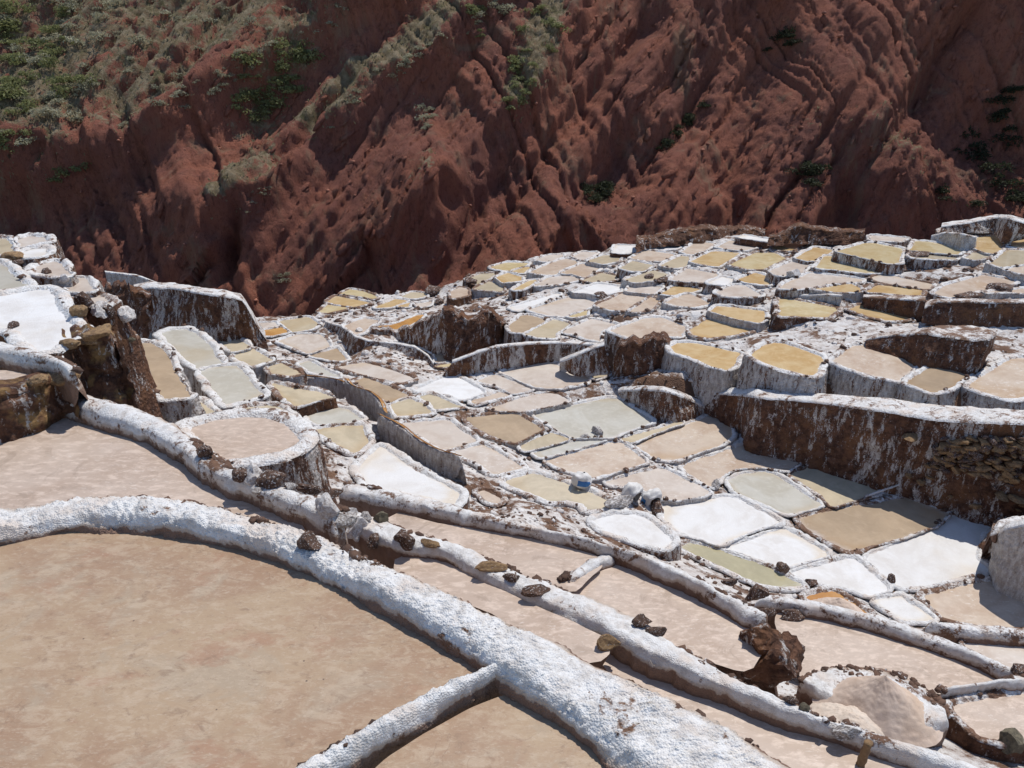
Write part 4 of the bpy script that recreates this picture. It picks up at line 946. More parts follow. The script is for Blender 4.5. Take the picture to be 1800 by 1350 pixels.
# ridges seen in the photograph: bench above/left, scarp below/right
for s_, hgt, wid in (('760,-40 700,20 560,75 430,160 350,200 200,275 60,292 -60,330', 4.6, 5.0),
                    ('1000,-60 850,55 770,110 650,190 560,260 500,330 430,400', 3.0, 4.2),
                    ('1060,-40 985,80 930,180 830,300 750,380 700,430', 2.6, 4.0),
                    ('1420,-40 1300,80 1170,220 1060,340 1010,420', 2.4, 5.0)):
    d = -seg_dist(wp, hl(s_))
    H += hgt*np.where(d > 0, np.exp(-d/(wid*2.2)), np.exp(-(d/ (wid*.42))**2))
for s_, dep_, wid in (('1320,60 1240,185 1150,270 1040,345', 3.6, 2.6), ('1900,120 1760,210 1700,300 1640,420', 6.5, 8.0), ('520,90 470,150 440,235', 2.6, 4.0), ('1130,60 1000,250 850,395 800,470', 1.6, 1.6), ('1500,250 1510,330 1490,410', 1.8, 1.5), ('1390,100 1330,190 1300,330 1280,400', 1.5, 1.6)):
    d = np.abs(seg_dist(wp, hl(s_))); H -= dep_*np.exp(-(d/wid)**2)
for (u, v), hgt, wid in (((1590, 235), 4.0, 6.0), ((745, 365), 2.5, 3.2), ((440, 380), 2.6, 4.5), ((330, 400), 2.2, 3.5), ((1180, 330), 1.8, 3.5)):
    q = hill_px(u, v)[[0, 2]]; H += hgt*np.exp(-(((wp-q)**2).sum(1))/wid**2)
hq = hill_px(396, 462)[[0, 2]]; H -= 2.6*np.exp(-((wp-hq)**2).sum(1)/.9**2)
nrm_h = np.array((0, -.707, .707))
HV = P0+nrm_h*H[:, None]+np.array((0, 0, CAMZ))
def hill_mat():
    m, nt, b = new_mat('hillside'); k = NB(nt)
    warp = k.vec((.10, .10, .10))
    n1 = k.noise(.09, 7, .62, dist=1.0); n2 = k.noise(.5, 7, .7, dist=.5); n3 = k.noise(2.5, 6, .75)
    red = k.mix(k.sstep(n1, .35, .65), (.40, .155, .100), (.29, .122, .092))
    red = k.mix(k.math('MULTIPLY', k.sstep(n2, .5, .72), .7), red, (.45, .185, .115))
    pit = k.noise(3.6, 7, .8, k.vec((1, 1, .55), (0, .5, 0)), .6)
    red = k.mix(k.math('MULTIPLY', k.sstep(pit, .50, .38), .5), red, (.10, .04, .031))
    red = k.mix(k.math('MULTIPLY', k.sstep(n3, .55, .75), .5), red, (.30, .155, .105))
    red = k.mix(k.math('MULTIPLY', k.sstep(k.noise(.22, 5, .6, dist=.8), .58, .72), .6), red, (.28, .195, .135))
    for sc2, rot, colr, lo, hi, amt in ((1.1, .70, (.34, .165, .11), .56, .68, .5), (1.9, .55, (.12, .048, .037), .57, .68, .6), (.35, .62, (.34, .22, .145), .55, .68, .65), (3.2, .66, (.36, .20, .14), .60, .70, .4)):
        st = k.noise(sc2, 6, .72, k.vec((1, 1, .13), (0, rot, 0)), .35)
        red = k.mix(k.math('MULTIPLY', k.sstep(st, lo, hi), amt), red, colr)
    # dry grass where the ground lies back
    nz = k.nz(); at = k.n('ShaderNodeAttribute', attribute_name='green')
    gm = k.math('ADD', k.math('MULTIPLY', at.outputs['Fac'], 1.25), k.math('SUBTRACT', k.math('MULTIPLY', k.noise(.55, 7, .78, dist=.6), 2.3), 1.30))
    gm = k.math('ADD', gm, k.math('MULTIPLY', k.math('SUBTRACT', nz, .6), .35))
    gm = k.math('MULTIPLY', k.sstep(gm, .34, .62), .85)
    gr_ = k.mix(k.sstep(k.noise(1.3, 5, .7), .4, .62), (.24, .20, .115), (.38, .33, .22))
    gr_ = k.mix(k.sstep(k.noise(.7, 4, .7), .52, .66), gr_, (.15, .155, .075))
    k.link(k.mix(gm, red, gr_), b.inputs['Base Color']); b.inputs['Roughness'].default_value = .95; b.inputs['Specular IOR Level'].default_value = .15
    h = k.math('ADD', k.noise(2.6, 9, .82), k.math('MULTIPLY', k.noise(1.3, 7, .75, k.vec((1, 1, .22), (0, .62, 0)), .4), .9))
    k.link(k.bump(h, 1.0, .48), b.inputs['Normal'])
    return m
M['hill'] = hill_mat()
hill = mesh_obj('hillside', HV, grid_faces(NS, NX), M['hill']); tag(hill, kind='structure')
# where plants grow: the upper left bench and the grey green ridges
def green_at(p2):
    d1 = -seg_dist(p2, hl('760,-40 700,20 560,75 430,160 350,200 200,275 60,292 -60,330'))
    g_ = .60*smooth(-2.2, 3.5, d1+fbm(np.c_[p2*.35, np.zeros(len(p2))], 4, 335)*3.5)
    for s_, w_, a_ in (('900,20 830,40 700,130 640,170 560,240', 2.3, .74), ('985,-20 960,60 930,170 900,230', 2.2, .72), ('560,60 520,110 470,150 440,220', 3.2, .6), ('470,330 440,370 410,400', 2.4, .6), ('60,320 160,290', 1.6, .5), ('760,320 740,380', 1.4, .35), ('1560,210 1620,235', 3.4, .42), ('690,110 770,90', 1.5, .4), ('1390,200 1480,240', 2.0, .3)):
        g_ = np.maximum(g_, a_*np.exp(-(seg_dist(p2, hl(s_))/w_)**2))
    sc_ = smooth(.12, .42, fbm(np.c_[p2*.16, np.zeros(len(p2))], 4, 333)); g_ = np.maximum(g_, .42*sc_*smooth(12, -22, p2[:, 0])*smooth(-14, -6, p2[:, 1]))
    return g_
ga = green_at(wp); at_ = hill.data.attributes.new('green', 'FLOAT', 'POINT'); at_.data.foreach_set('value', ga.astype(np.float32))

# ------------------------------------------------------------------ bushes on the hillside
def leaf_mat(name, c1, c2):
    m, nt, b = new_mat(name); k = NB(nt)
    oi = k.n('ShaderNodeObjectInfo')
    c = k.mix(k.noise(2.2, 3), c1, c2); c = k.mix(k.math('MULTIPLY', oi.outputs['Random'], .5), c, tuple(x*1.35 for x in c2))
    k.link(c, b.inputs['Base Color']); b.inputs['Roughness'].default_value = .7
    b.inputs['Specular IOR Level'].default_value = .2
    tr = k.n('ShaderNodeBsdfTranslucent'); k.link(c, tr.inputs[0]); ms = k.n('ShaderNodeMixShader'); ms.inputs[0].default_value = .35
    k.link(b.outputs[0], ms.inputs[1]); k.link(tr.outputs[0], ms.inputs[2]); k.link(ms.outputs[0], nt.nodes['Material Output'].inputs[0])
    return m
M['leaf_green'] = leaf_mat('leaf_green', (.14, .155, .06), (.26, .265, .12))
M['leaf_grey'] = leaf_mat('leaf_grey', (.26, .25, .155), (.40, .38, .27))
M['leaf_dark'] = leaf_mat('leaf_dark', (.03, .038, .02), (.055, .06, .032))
M['twig'] = rock_mat('twig', (.09, .06, .04), (.15, .11, .08))
def bush_mesh(seed, nl=260, lump=5):
    g = np.random.default_rng(seed); V = []; Fc = []
    cs = [np.array((g.uniform(-.55, .55), g.uniform(-.4, .4), g.uniform(.2, .75))) for _ in range(lump)]; rs_ = g.uniform(.25, .5, lump)
    for i in range(nl):
        j = int(g.integers(lump)); d = g.normal(size=3); d /= np.linalg.norm(d); d[2] = abs(d[2])*.9-.15
        p = cs[j]+d*rs_[j]*g.uniform(.6, 1.05); p[2] = max(.02, p[2])
        a = g.normal(size=3)+d*.6; a /= np.linalg.norm(a); b_ = np.cross(a, g.normal(size=3)); b_ /= np.linalg.norm(b_)
        l, w = g.uniform(.07, .15), g.uniform(.03, .06); k0 = len(V)
        V += [p-b_*w, p+a*l*.5+b_*w*1.2, p+a*l*1.3, p+a*l*.5-b_*w*1.2][0:4] if False else [p-b_*w-a*l*.3, p+b_*w-a*l*.3, p+a*l+b_*w*.4, p+a*l-b_*w*.4]
        Fc.append((k0, k0+1, k0+2, k0+3))
    return V, Fc
def twig_mesh(seed):
    g = np.random.default_rng(seed); out = []
    for i in range(5):
        a = g.uniform(0, 6.28); tip = np.array((math.cos(a)*g.uniform(.1, .5), math.sin(a)*g.uniform(.1, .4), g.uniform(.5, .8))); r = .025
        ring = [np.array((math.cos(q)*r, math.sin(q)*r, 0)) for q in (0, 2.1, 4.2)]
        v = np.array([q+np.array((0, 0, -.25)) for q in ring]+[q*.4+tip for q in ring]); f = np.array([(0, 1, 4, 3), (1, 2, 5, 4), (2, 0, 3, 5)]); out.append((v, f))
    return joined(out)
from mathutils.bvhtree import BVHTree
bvh = BVHTree.FromPolygons([tuple(v) for v in HV], [tuple(f) for f in grid_faces(NS, NX)])
def hill_hit(u, v):
    d = ray(u, v); h = bvh.ray_cast(Vector((0, 0, CAMZ)), Vector(d).normalized(), 400); return h[0]
FM = {}
for kind in ('leaf_green', 'leaf_grey', 'leaf_dark'):
    for s_ in range(4):
        V, Fc = bush_mesh(400+s_*7+len(kind), 300 if kind != 'leaf_grey' else 210, 5+s_)
        me = bpy.data.meshes.new('foliage'); me.from_pydata([tuple(v) for v in V], [], Fc); me.materials.append(M[kind])
        tv, tf = twig_mesh(500+s_); mt = bpy.data.meshes.new('stems'); mt.from_pydata([tuple(v) for v in tv], [], [tuple(map(int, f)) for f in tf]); mt.materials.append(M['twig'])
        FM[kind, s_] = (me, mt)
def bush(u, v, size, kind, label, group, gseed):
    h = hill_hit(u, v)
    if h is None: return
    g = np.random.default_rng(gseed); s = size/F*np.linalg.norm(np.array(h)-np.array((0, 0, CAMZ)))*.62
    r = empty('shrub', (h[0], h[1]+.1, h[2]-.12*s)); tag(r, label, 'shrub', group)
    r.rotation_euler = (0, 0, g.uniform(0, 6.28)); r.scale = (s*g.uniform(.85, 1.25), s*g.uniform(.85, 1.25), s*g.uniform(.7, 1.05))
    me, mt = FM[kind, int(g.integers(4))]
    for nm, q in (('foliage', me), ('stems', mt)):
        o = bpy.data.objects.new(nm, q); COL.objects.link(o); o.parent = r
g = np.random.default_rng(11); k_ = 0
def patch(n, poly, smin, smax, kind, label, group):
    global k_
    P = np.array(px(poly)); lo, hi = P.min(0), P.max(0); c = 0
    for _ in range(n*30):
        if c >= n: break
        q = lo+(hi-lo)*g.random(2)
        if poly_dist(q[None], P)[0] > 0: continue
        k_ += 1; c += 1; sz = g.uniform(smin, smax); fs_ = (sz-smin)/(smax-smin); fh = (q[1]-lo[1])/(hi[1]-lo[1])
        fw_ = (q[0]-lo[0])/(hi[0]-lo[0]); how = ('smallish ' if fs_ < .33 else 'middling ' if fs_ < .67 else 'large ') if n > 8 else ''
        where = (', higher up' if fh < .33 else ', halfway down' if fh < .67 else ', lower down') if n > 20 else ''
        where += (', at the left of its patch' if fw_ < .36 else ', at the right of its patch' if fw_ > .64 else ', amid its patch') if n > 5 and len((how+label+where).split()) < 12 else ''
        bush(q[0], q[1], sz, kind, how+label+where, group, 9000+k_)
patch(40, '0,20 130,20 150,150 90,200 60,290 0,300', 20, 50, 'leaf_green', 'green leafy shrub in the upper left corner of the hillside', 'green shrubs at the upper left')
patch(55, '0,0 340,0 300,70 200,160 110,250 0,290', 16, 38, 'leaf_grey', 'grey green scrub on the lit slope at the upper left', 'grey scrub at the upper left')
patch(32, '340,20 690,10 560,75 430,160 300,215 130,268 220,180 320,90', 13, 30, 'leaf_grey', 'dry grey scrub along the crest of the left red scarp', 'scrub on the left crest')
patch(34, '420,120 520,70 560,110 540,170 480,215 430,235 410,190', 20, 48, 'leaf_green', 'green shrub in the hollow behind the left red scarp', 'shrubs in the left hollow')
patch(12, '330,170 420,100 470,90 420,150', 12, 28, 'leaf_grey', 'grey shrub at the rim of the hollow behind the left scarp', 'grey shrubs at the hollow rim')
patch(8, '85,315 150,282 152,298 95,328', 18, 30, 'leaf_green', 'bright green shrub low on the left red scarp', 'low green shrubs on the left scarp')
patch(30, '860,0 930,30 850,60 720,120 640,180 580,240 560,230 640,140 760,70', 13, 32, 'leaf_grey', 'grey scrub along the middle diagonal ridge', 'scrub on the middle ridge')
patch(24, '925,20 985,0 990,50 960,110 920,190 895,200 900,90', 16, 38, 'leaf_green', 'olive shrub on the steep ridge at the top centre', 'olive shrubs at the top centre')
patch(10, '820,15 850,20 848,75 830,70', 14, 28, 'leaf_green', 'olive shrub at the top of the middle ridge', 'olive shrubs on the middle ridge top')
patch(9, '730,195 760,185 765,225 735,232', 14, 26, 'leaf_grey', 'grey shrub clump on the red slope left of the top centre ridge', 'small grey clump')
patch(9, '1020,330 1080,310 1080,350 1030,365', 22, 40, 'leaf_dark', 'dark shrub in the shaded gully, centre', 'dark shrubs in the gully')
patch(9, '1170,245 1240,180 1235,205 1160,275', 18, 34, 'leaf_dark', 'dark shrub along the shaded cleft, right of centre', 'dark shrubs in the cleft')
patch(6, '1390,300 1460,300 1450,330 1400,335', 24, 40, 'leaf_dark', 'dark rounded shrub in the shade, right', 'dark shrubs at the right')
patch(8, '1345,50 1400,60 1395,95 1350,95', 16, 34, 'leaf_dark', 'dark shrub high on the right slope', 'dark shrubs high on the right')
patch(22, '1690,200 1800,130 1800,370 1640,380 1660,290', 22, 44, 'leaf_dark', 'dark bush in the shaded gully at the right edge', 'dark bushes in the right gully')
patch(10, '410,360 470,310 490,330 440,390', 9, 18, 'leaf_grey', 'grey scrub low on the pale rib of rock', 'scrub on the pale rib')
patch(4, '490,485 510,480 515,500 492,502', 13, 20, 'leaf_grey', 'grey green shrub at the bottom of the ravine', 'shrubs at the ravine bottom')

# ------------------------------------------------------------------ loose rocks, clods, sacks, heaps
def rock_mesh(seed, sub=3, rough_=.28, facets=7):
    import bmesh
    bm = bmesh.new(); bmesh.ops.create_icosphere(bm, subdivisions=sub, radius=1.0)
    me = bpy.data.meshes.new('rock'); bm.to_mesh(me); bm.free()
    v = np.array([x.co for x in me.vertices]); g = np.random.default_rng(seed)
    for _ in range(facets):                                     # chop planes give broken faces
        n = g.normal(size=3); n /= np.linalg.norm(n); h = g.uniform(.45, .8); d = v@n; v = v-np.outer(np.maximum(0, d-h), n)
    v = v*(1+rough_*fbm(v*1.6+seed, 3, seed)[:, None]+.10*fbm(v*5+seed, 2, seed+3)[:, None])
    me.vertices.foreach_set('co', v.astype(np.float32).ravel()); me.update(); me.polygons.foreach_set('use_smooth', np.zeros(len(me.polygons), bool)); return me
dg = bpy.context.evaluated_depsgraph_get(); bpy.context.view_layer.update(); dg.update()
def on_scene(u, v, z):
    """the built surface seen through a pixel, else the level z"""
    ok, loc, nr, ix, ob, mx = sc.ray_cast(dg, Vector((0, 0, CAMZ)), Vector(ray(u, v)).normalized())
    q = at_z(u, v, z)
    if ok and np.linalg.norm(np.array(loc)-q) < .12*np.linalg.norm(q-np.array((0, 0, CAMZ)))+1.0: return np.array(loc)
    return q
def rock(u, v, wpx, hpx, z, mat, label, name='rock', cat='rock', seed=1, rot=None, jag=.28, fixed=False, facets=7):
    """u,v: middle of the foot"""
    p = at_z(u, v, z) if fixed else on_scene(u, v-hpx*.12, z); d = np.linalg.norm(p-np.array((0, 0, CAMZ))); w = wpx*d/F*.5; h = hpx*d/F*.55
    me = rock_mesh(seed, 4 if wpx > 60 else 3 if wpx > 20 else 2, jag, facets); me.materials.append(M[mat])
    o = bpy.data.objects.new(name, me); COL.objects.link(o)
    g = np.random.default_rng(seed); sd_ = math.sin(math.atan2(-(p[2]-CAMZ), math.hypot(p[0], p[1]))); yy = float(np.clip(hpx*.62/sd_*d/F*.5, (.8 if fixed else .5)*w, 1.1*w)); o.scale = (w*1.12, yy, h*1.0); o.location = p+np.array((0, .3*yy, h*.42)); o.rotation_euler = (g.uniform(-.15, .15), g.uniform(-.15, .15), g.uniform(-.5, .5) if rot is None else rot)
    tag(o, label, cat, kind='thing'); return o
R_ = '''
545,972,40,36,-3.36,rock_dark,dark brown angular rock sitting on the bubbly white wall
360,806,24,24,-4.5,rock_dark,rounded brown stone on the thick white wall under the curved rim pan
108,672,46,20,-4.05,rock_ochre,flat ochre slab on the stacked wall at the left edge
66,678,26,18,-4.1,rock_ochre,small ochre stone left of the flat slab
170,598,44,26,-5.2,rock_ochre,ochre cap stone on top of the layered crag
160,606,40,14,-5.25,rock_ochre,thin ochre slab just under the cap stone
120,612,36,14,-5.3,rock_ochre,ochre flat stone left on top of the layered crag
205,603,16,12,-7.0,rock_olive,dark olive stone at the edge of the olive yellow pan
228,600,16,9,-7.0,rock_olive,dark small stone right of the dark olive one
150,545,26,30,-5.9,rock_dark,ragged dark brown clod left of the two grey white rocks
174,556,28,24,-5.95,rock_salt,left one of the two grey white rocks on the rim, upper left
216,562,28,24,-6.0,rock_salt,right one of the two grey white rocks on the rim, upper left
193,556,16,22,-5.95,rock_dark,brown clod between the two grey white rocks
138,557,26,20,-5.5,rock_ochre,ochre stone beside the big white sheet, upper left
135,535,18,14,-5.3,rock_ochre,small ochre stone on the white rim, upper left
110,500,20,18,-5.3,rock_salt,white grey stone standing on the rim, upper left
80,482,16,12,-5.2,rock_dark,dark brown stone on the rim near the grey left pan
20,456,26,14,-4.8,rock_ochre,ochre stones heaped on the rim at the left edge
28,464,16,9,-4.8,rock_dark,near black flat stone on the rim at the left edge
22,578,16,16,-4.6,rock_dark,brown pointed stone at the near edge of the big white sheet
900,1022,30,18,-5.8,rock_dark,grey brown stone on the long white wall
862,1003,54,16,-5.82,rock_ochre,flat ochre slab on the long white wall
940,1052,44,26,-5.8,rock_dark,brown broken stone on the long white wall, right of the ochre slab
716,962,42,30,-5.75,rock_dark,reddish dark clod at the upper end of the long white wall
754,960,36,12,-5.75,rock_ochre,small flat pale brown slab near the reddish dark clod
668,920,28,22,-5.75,rock_olive,dark olive rounded stone among the messy salt rocks
660,968,26,34,-5.75,rock_dark,dark brown clump at the head of the thin strip
1068,1142,50,30,-5.85,rock_ochre,squared ochre block jammed in the long white wall
575,905,40,38,-5.7,rock_salt,white jagged salt lump among the messy rocks
600,925,46,34,-5.7,rock_grey,grey jagged salt lump, middle of the messy rocks
630,945,42,44,-5.7,rock_salt,tall pale salt block at the front of the messy rocks
612,908,36,20,-5.75,rock_salt,flat tilted pale slab behind the tall salt block
640,915,30,16,-5.8,rock_grey,small grey salt lump right of the jagged ones
445,848,36,34,-4.95,rock_salt,upright white shard among the brown clods, left
425,845,34,24,-4.9,rock_dark,brown clod left of the white shard
475,858,50,34,-5.0,rock_dark,big crumbly brown clod right of the white shard
455,868,22,12,-4.9,rock_grey,little grey stone in front of the crumbly clod
510,862,24,14,-5.4,rock_grey,grey stone right of the crumbly clod
545,866,44,18,-5.6,rock_dark,brown earth lump below the curved rim wall
580,880,40,16,-5.8,rock_dark,long brown earth lump near the white jagged salt lump
1258,864,20,24,-12.85,rock_grey,pointed grey stone at the corner of the grey pan, right
1404,930,14,10,-12.9,rock_dark,brown stone on the rim left of the big tan brine pan
1378,1005,22,16,-13.0,rock_dark,brown stone at the tip of the olive strip
1425,1030,24,16,-13.0,rock_dark,reddish brown stone on the rim below the tip of the olive strip
1566,1025,14,16,-13.0,rock_dark,small dark stone standing on the white pan rim
1290,990,0,0,-13,rock_dark,x
1330,1058,42,34,-7.6,rock_dark,cluster clod of dark brown earth at the bend of the long ridge
1350,1085,30,20,-7.7,rock_dark,brown clod hanging on the broken end of the ridge
1285,1030,30,18,-7.5,rock_dark,brown clod row stone on the long ridge, left of its bend
1128,1104,34,26,-5.85,rock_dark,brown shard standing on the long white wall beside the broad rosy pan
1156,1118,40,20,-5.9,rock_dark,brown earth clod below the shard on the long white wall
1415,1250,18,16,-6.0,rock_olive,small grey green stone on the long white wall below the salt heap
1388,1238,22,16,-5.95,rock_dark,small brown stone left of the grey green one
1495,1300,50,26,-6.05,rock_grey,grey salt lump on the long white wall, lower right
1780,1325,34,36,-9.2,rock_olive,near black stone at the lower right edge
1796,1190,24,22,-11.2,rock_dark,brown clod at the right edge by the pale pan
1395,1090,40,18,-9.6,rock_dark,brown clod on the wall left of the wide rosy pan
1395,488,20,19,-10.0,rock_salt,white square block standing on a rim, upper terraces
1051,764,24,14,-12.75,rock_grey,pinkish stone lying on the near edge of the largest grey pan
1028,770,22,9,-12.75,rock_grey,flat grey stone beside the pinkish one
630,583,14,9,-12.1,rock_salt,round pale stone on the lip beside the orange crescent
1140,490,18,10,-11.2,rock_dark,brown clod left of the white rimmed pinkish pan
1165,498,34,12,-11.1,rock_dark,brown clod heap above the amber sickle pan
825,500,24,12,-12.5,rock_dark,brown clod beside the cream pan at the left of the upper terraces
765,518,30,20,-13,rock_dark,brown clod knob on the skyline right of the spur
772,535,20,14,-12.9,rock_dark,brown clod just below the skyline knob
1060,525,30,12,-11.4,rock_dark,brown clod under the white leaf shaped pan
1620,452,40,8,-9.3,rock_dark,long brown clod along the cream sliver pan, upper right
1590,475,56,14,-9.6,rock_dark,brown earth ridge end below the flat golden pan
1705,525,50,12,-9.35,rock_dark,brown clod of the ragged ridge at the right edge, left end
1765,512,44,12,-9.3,rock_dark,brown clod of the ragged ridge at the right edge, middle
'''
for i, ln in enumerate(R_.strip().split('\n')):
    u, v, w, h, z, m, lab = ln.split(',', 6)
    if float(w) > 0: rock(float(u), float(v), float(w), float(h), float(z), m, lab, seed=40+i, jag=.42 if m == 'rock_salt' else .3)

rock(1356, 1194, 104, 84, -8.0, 'wall_brown', 'big dark brown lump ending the long white ridge, lower right', 'clod', 'clod', 931, .5, .5, True, 9)
rock(1336, 1138, 70, 56, -7.62, 'wall_brown', 'broken brown clod joining the ridge end to the big dark lump', 'clod', 'clod', 942, .2, .5, True, 8)
def sack(u, v, wpx, hpx, z, label, seed, blue, lying=False):
    p = on_scene(u, v, z); d = np.linalg.norm(p-np.array((0, 0, CAMZ))); w = wpx*d/F*.5; h = hpx*d/F
    root = empty('sack', p); tag(root, label, 'sack', 'sacks left on the rims')
    nu, nv = 28, 18; uu = np.linspace(0, 2*math.pi, nu, endpoint=False); rows = []
    for k in range(nv+1):
        t = k/nv; r = float(np.interp(t, [0, .06, .25, .5, .68, .8, .88, .94, 1], [.7, .95, 1.0, .97, .86, .72, .52, .36, .10])); zz = t
        rows.append(np.c_[np.cos(uu)*r, np.sin(uu)*r*.85, np.full(nu, zz)])
    V = np.vstack(rows); q = fbm(V*2.2+seed, 3, seed); V[:, 2] += .10*q*(V[:, 2] > .05); V[:, :2] *= (1+.38*q+.16*(ridged(V*np.array((4, 4, 1.2))+seed, 3, seed+2)-.3))[:, None]
    V = V*np.array((w, w, h))
    fc = np.vstack([grid_faces(nv+1, nu, True)]); capb = None
    mesh_obj('bag', V, fc, M['cloth'], root)
    # blue printed patch: a strip of the skin a little proud
    i0 = blue; sel = [(r_, c_) for r_ in range(4, 12) for c_ in range(i0, i0+7)]
    PV = np.array([V[r_*nu+(c_ % nu)]*np.array((1.025, 1.025, 1)) for r_, c_ in sel]); mesh_obj('blue_patch', PV, grid_faces(8, 7), M['blue'], root)
    root.rotation_euler = (.12, .2, .4); root.scale = (1.1, 1.1, .85)
    if lying: root.rotation_euler = (0.2, 1.25, lying); root.location.z += w*.6
    return root
M['cloth'] = rock_mat('sack_cloth', (.62, .60, .57), (.74, .73, .71), 0, .6)
M['blue'] = rock_mat('sack_blue', (.02, .13, .38), (.03, .18, .46), 0, .5)
sack(1020, 852, 32, 30, -12.75, 'white sack with a blue side standing on the rim by the cream brown pan', 3, 17)
sack(1118, 888, 42, 34, -12.75, 'white and blue sack lying on top of the heap of old sacks', 5, 18, 2.6)
sack(1150, 893, 34, 30, -12.75, 'pale striped sack lying at the right end of the heap of old sacks', 8, 30, 2.2)
rock(1090, 888, 56, 22, -12.8, 'rock_grey', 'crumpled salt crusted rubbish under the sacks', 'salt_clump', 'salt clump', 71, jag=.45)
rock(1152, 905, 30, 26, -12.8, 'rock_dark', 'brown earth clump hanging below the sacks', 'clod', 'clod', 72, jag=.4)

def heap(name, label, poly_c, rx_px, hgt, z, mat, seed, ry=.8):
    p = at_z(poly_c[0], poly_c[1], z); d = np.linalg.norm(p-np.array((0, 0, CAMZ))); R0 = rx_px*d/F
    nr_, na = 46, 110; aa = np.linspace(0, 2*math.pi, na, endpoint=False); rows = []
    for k in range(nr_+1):
        t = k/nr_; r = R0*t*(1+.10*np.sin(aa*2+seed)+.03*np.sin(aa*5+seed*2)*t)
        rows.append(np.c_[np.cos(aa)*r, np.sin(aa)*r*ry, np.full(na, hgt*(math.sqrt((1-t)**2+.09)-.3)/.744-.16*t**3)])
    V = np.vstack(rows); D = fbm(V*np.array((4, 4, 0))+seed, 4, seed)*.03+fbm(V*np.array((18, 18, 0)), 3, seed+1)*.016+(.5-worley(V*np.array((30, 30, 0)), seed))*.016
    V[:, 2] += D; o = mesh_obj(name, V, grid_faces(nr_+1, na, True), M[mat]); o.location = p; tag(o, label, 'salt heap', kind='thing'); return o
M['heap'] = brine_mat('heap_salt', (.66, .54, .45), .85, .6, (.55, .42, .33), 2.0, ripple=.4, spec=.2)
M['heap_pale'] = brine_mat('heap_pale', (.66, .57, .48), .85, .5, (.56, .45, .36), 2.0, ripple=.4, spec=.2)
heap('salt_heap', 'cone of raked tan salt on the shelf, lower right', (1545, 1236), 86, .53, -9.08, 'heap', 3)
heap('salt_heap', 'lower pale salt heap spilling in front of the tan cone', (1490, 1272), 80, .2, -9.1, 'heap_pale', 6)
heap('salt_heap', 'low ochre heap inside the half moon pan', (1472, 1068), 44, .3, -13.0, 'heap', 9)

def rod(name, label, cat, a, b_, r, mat, sides=10):
    a, b_ = np.array(a), np.array(b_); ax = (b_-a); L = np.linalg.norm(ax); ax /= L
    s = np.cross(ax, (0, 0, 1.)); s /= np.linalg.norm(s); t = np.cross(s, ax); rows = []
    for k in range(13):
        f = k/12; cc = a+ax*L*f; rr_ = r*(1-.2*f)*(1+.12*math.sin(k*2.3))
        rows.append(np.array([cc+(s*math.cos(q)+t*math.sin(q))*rr_ for q in np.linspace(0, 2*math.pi, sides, endpoint=False)]))
    rows.append(np.array([b_+ax*.004]*sides))
    V = np.vstack(rows); V += (fbm(V*30, 2, 5)*r*.25)[:, None]
    o = mesh_obj(name, V-a, grid_faces(14, sides, True), M[mat]); o.location = a; tag(o, label, cat, kind='thing')
pa = at_z(1508, 1352, -6.35); rod('post', 'short weathered wooden post standing in the strip at the bottom right', 'post', pa-np.array((0, 0, .1)), pa+np.array((.05, .02, .33)), .045, 'rock_ochre')
rod('pipe', 'thin pale pipe lying from the tall wall onto a pan rim', 'pipe', at_z(1520, 873, -13.0), at_z(1584, 851, -12.75), .035, 'rock_salt')

# clods scattered along the tops of the near walls
for ib, b in enumerate(BANDS):
    if b['dist'] > 16 or b['name'] not in ('salt_wall', 'earth_shelf'): continue
    g = np.random.default_rng(700+ib); N, Fa = b['N'], b['F']; n = len(N)
    m = 190; o = [x for x in bpy.data.objects if x.get('label') == b['label']][0]
    pts = []; sz = []
    gate = vnoise(np.c_[N[:, :2]*1.1, np.full(n, ib*2.)], 5)
    for _ in range(m*6):
        i = int(g.integers(n)); s_ = 1-abs(g.normal(0, .22)) if g.random() < .2 else (1-abs(g.normal(0, .12)))
        if gate[i] < .05 or not 0 < s_ < 1: continue
        z_ = b['bulge']*(4*s_*(1-s_))**.6; q = g.uniform(.15, 1)**4*min(.055, .0065*b['dist'])+.0014*b['dist']
        pts.append(N[i]+(Fa[i]-N[i])*s_+np.array((0, 0, b['h']*(1-s_)*(s_ > .1)+z_-.02))-np.array(o.location)); sz.append(q)
        if len(pts) >= m: break
    if pts:
        Vs, Fs = stones(pts, sz, 800+ib); so = mesh_obj('clods', Vs, Fs, M['rock_dark'], o, False); so['kind'] = 'stuff'

# ------------------------------------------------------------------ dry grass tufts on the lit parts of the hillside
g = np.random.default_rng(99); V = []; Fc = []
lim = (np.abs(HV[:, 0]) < 72) & (ga > .2) & (HV[:, 2] > -14) & (HV[:, 2] < 26)
cand = np.nonzero(lim)[0]; pr = (ga[cand]-.12)**1.5; pick = g.choice(cand, size=min(6000, len(cand)), replace=False, p=pr/pr.sum())
for i in pick:
    p = HV[i]; s_ = g.uniform(.10, .30)
    for _ in range(3):
        a = g.uniform(0, 6.28); w = np.array((math.cos(a), math.sin(a), 0))*s_*.22; tip = p+np.array((g.uniform(-.5, .5)*s_, g.uniform(-.7, .2)*s_, s_*g.uniform(.6, 1.1)))
        k0 = len(V); V += [p-w, p+w, tip+w*.3, tip-w*.3]; Fc.append((k0, k0+1, k0+2, k0+3))
M['straw'] = leaf_mat('straw', (.24, .21, .12), (.38, .34, .22))
gt = mesh_obj('dry_grass', np.array(V), np.array(Fc), M['straw'], None, False); tag(gt, 'dry straw coloured grass tufts over the upper left hillside', 'grass', kind='stuff')

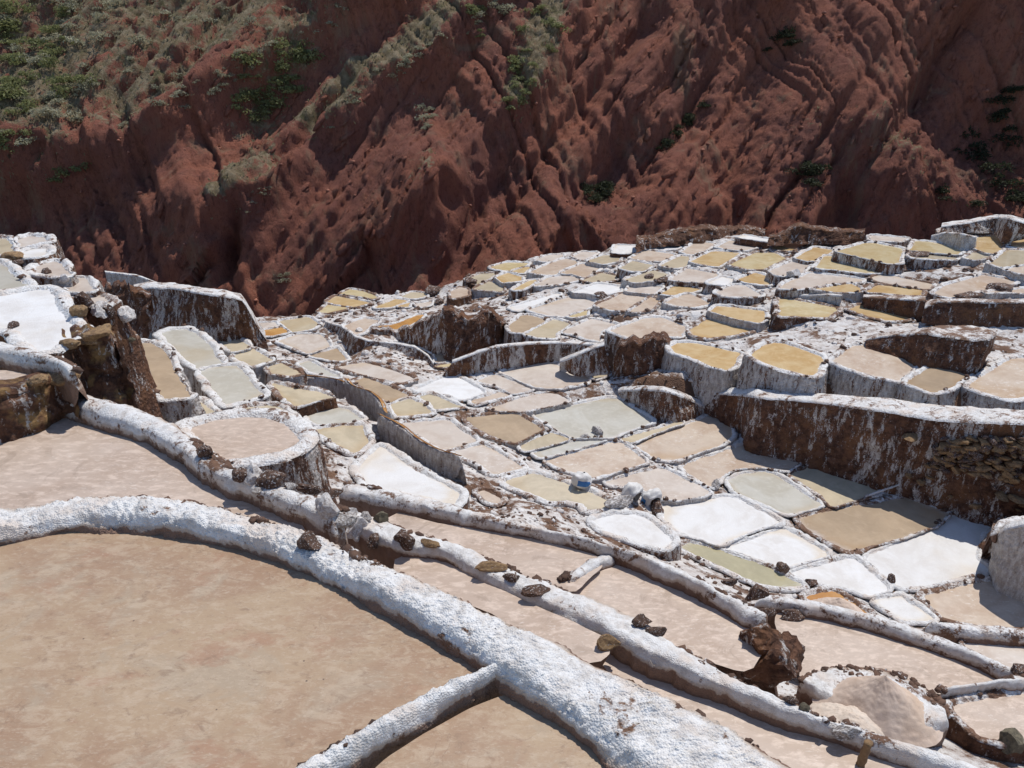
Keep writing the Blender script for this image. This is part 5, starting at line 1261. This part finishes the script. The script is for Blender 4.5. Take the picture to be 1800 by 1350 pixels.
# loose red stones lying on the hillside: too many to count
g = np.random.default_rng(123); lim = (np.abs(HV[:, 0]) < 70) & (HV[:, 2] > -16) & (HV[:, 2] < 24)
cand = np.nonzero(lim)[0]; dens = np.clip(.5+1.2*fbm(HV[cand]*.15, 3, 345), .02, 2)*np.where(ga[cand] > .4, .3, 1)
pick = g.choice(cand, size=1500, replace=False, p=dens/dens.sum())
Vs, Fs = stones(HV[pick]+g.normal(0, .1, (1500, 3)), .04+.18*g.random(1500)**4, 4242)
M['rock_red'] = rock_mat('rock_red', (.20, .075, .05), (.36, .145, .09)); M['rock_red'].node_tree.nodes['Noise Texture'].inputs['Scale'].default_value = .5
hs = mesh_obj('hillside_stones', Vs, Fs, M['rock_red'], None, False); tag(hs, 'loose red stones scattered over the hillside', 'stones', kind='stuff')

# crumbs of earth and salt lying between the pans
g = np.random.default_rng(321); GP = np.c_[G, gz]; rG = R.ravel()
free = np.full(len(G), True)
for (C, z, sl), (x0, x1, y0, y1) in zip(SUP, SB):
    m = (G[:, 0] > x0-.3) & (G[:, 0] < x1+.3) & (G[:, 1] > y0-.3) & (G[:, 1] < y1+.3) & free
    ix = np.nonzero(m)[0]
    if len(ix): free[ix[poly_dist(G[ix], C) < .14]] = False
ix = np.nonzero(free & (rG > 5) & (rG < 44) & (np.abs(T.ravel()) < .62))[0]
ix = g.choice(ix, size=min(9000, len(ix)), replace=False)
pts = gr_co[ix]+g.normal(0, .03, (len(ix), 3))*np.array((1, 1, .1)); sz = (.0016+.0042*g.random(len(ix))**4)*rG[ix]
half = len(ix)*3//5
for nm, sl_, mt in (('earth_crumbs', slice(0, half), 'rock_dark'), ('salt_crumbs', slice(half, None), 'rock_salt')):
    Vs, Fs = stones(pts[sl_], sz[sl_], 77); o = mesh_obj(nm, Vs, Fs, M[mt], None, False)
    tag(o, 'crumbs of %s lying on the banks between the pans' % ('brown earth' if nm[0] == 'e' else 'white salt'), 'rubble', kind='stuff')

# angular ribs of harder rock breaking the red slope, along the runnels
g = np.random.default_rng(555); dens = np.clip(.25+1.6*(hill_gate-.3), .03, 2)*np.where(ga > .45, .15, 1); pr = dens[cand]/dens[cand].sum()
pick = g.choice(cand, size=900, replace=False, p=pr); parts = []
b_v, b_f = stones([np.zeros(3)], [1.0], 1)
dirv = np.array((math.cos(ang+.05), .75*math.sin(ang), math.sin(ang))); dirv /= np.linalg.norm(dirv)
for i in pick:
    v, f = stones([np.zeros(3)], [1.0], int(i)); L_ = .4+1.8*g.random()**2; w_ = L_*g.uniform(.06, .14)+.06
    d_ = dirv+g.normal(0, .13, 3); d_ /= np.linalg.norm(d_); e1 = np.cross(d_, nrm_h); e1 /= np.linalg.norm(e1); e2 = np.cross(e1, d_)
    v = v.copy(); v[:, 0] = np.clip(v[:, 0]*1.3, -.75, .75); v[:, 1:] *= (1.15-.2*np.abs(v[:, :1])); q = v[:, :1]*d_*L_*.75+v[:, 1:2]*e1*w_*1.2+v[:, 2:3]*e2*w_*.9
    parts.append((q+HV[i]-nrm_h*w_*.15, f))
Vs, Fs = joined(parts); rb = mesh_obj('rock_ribs', Vs, Fs, M['hill'], None, False); tag(rb, 'angular ribs of red rock standing out of the hillside', 'rock', kind='stuff')
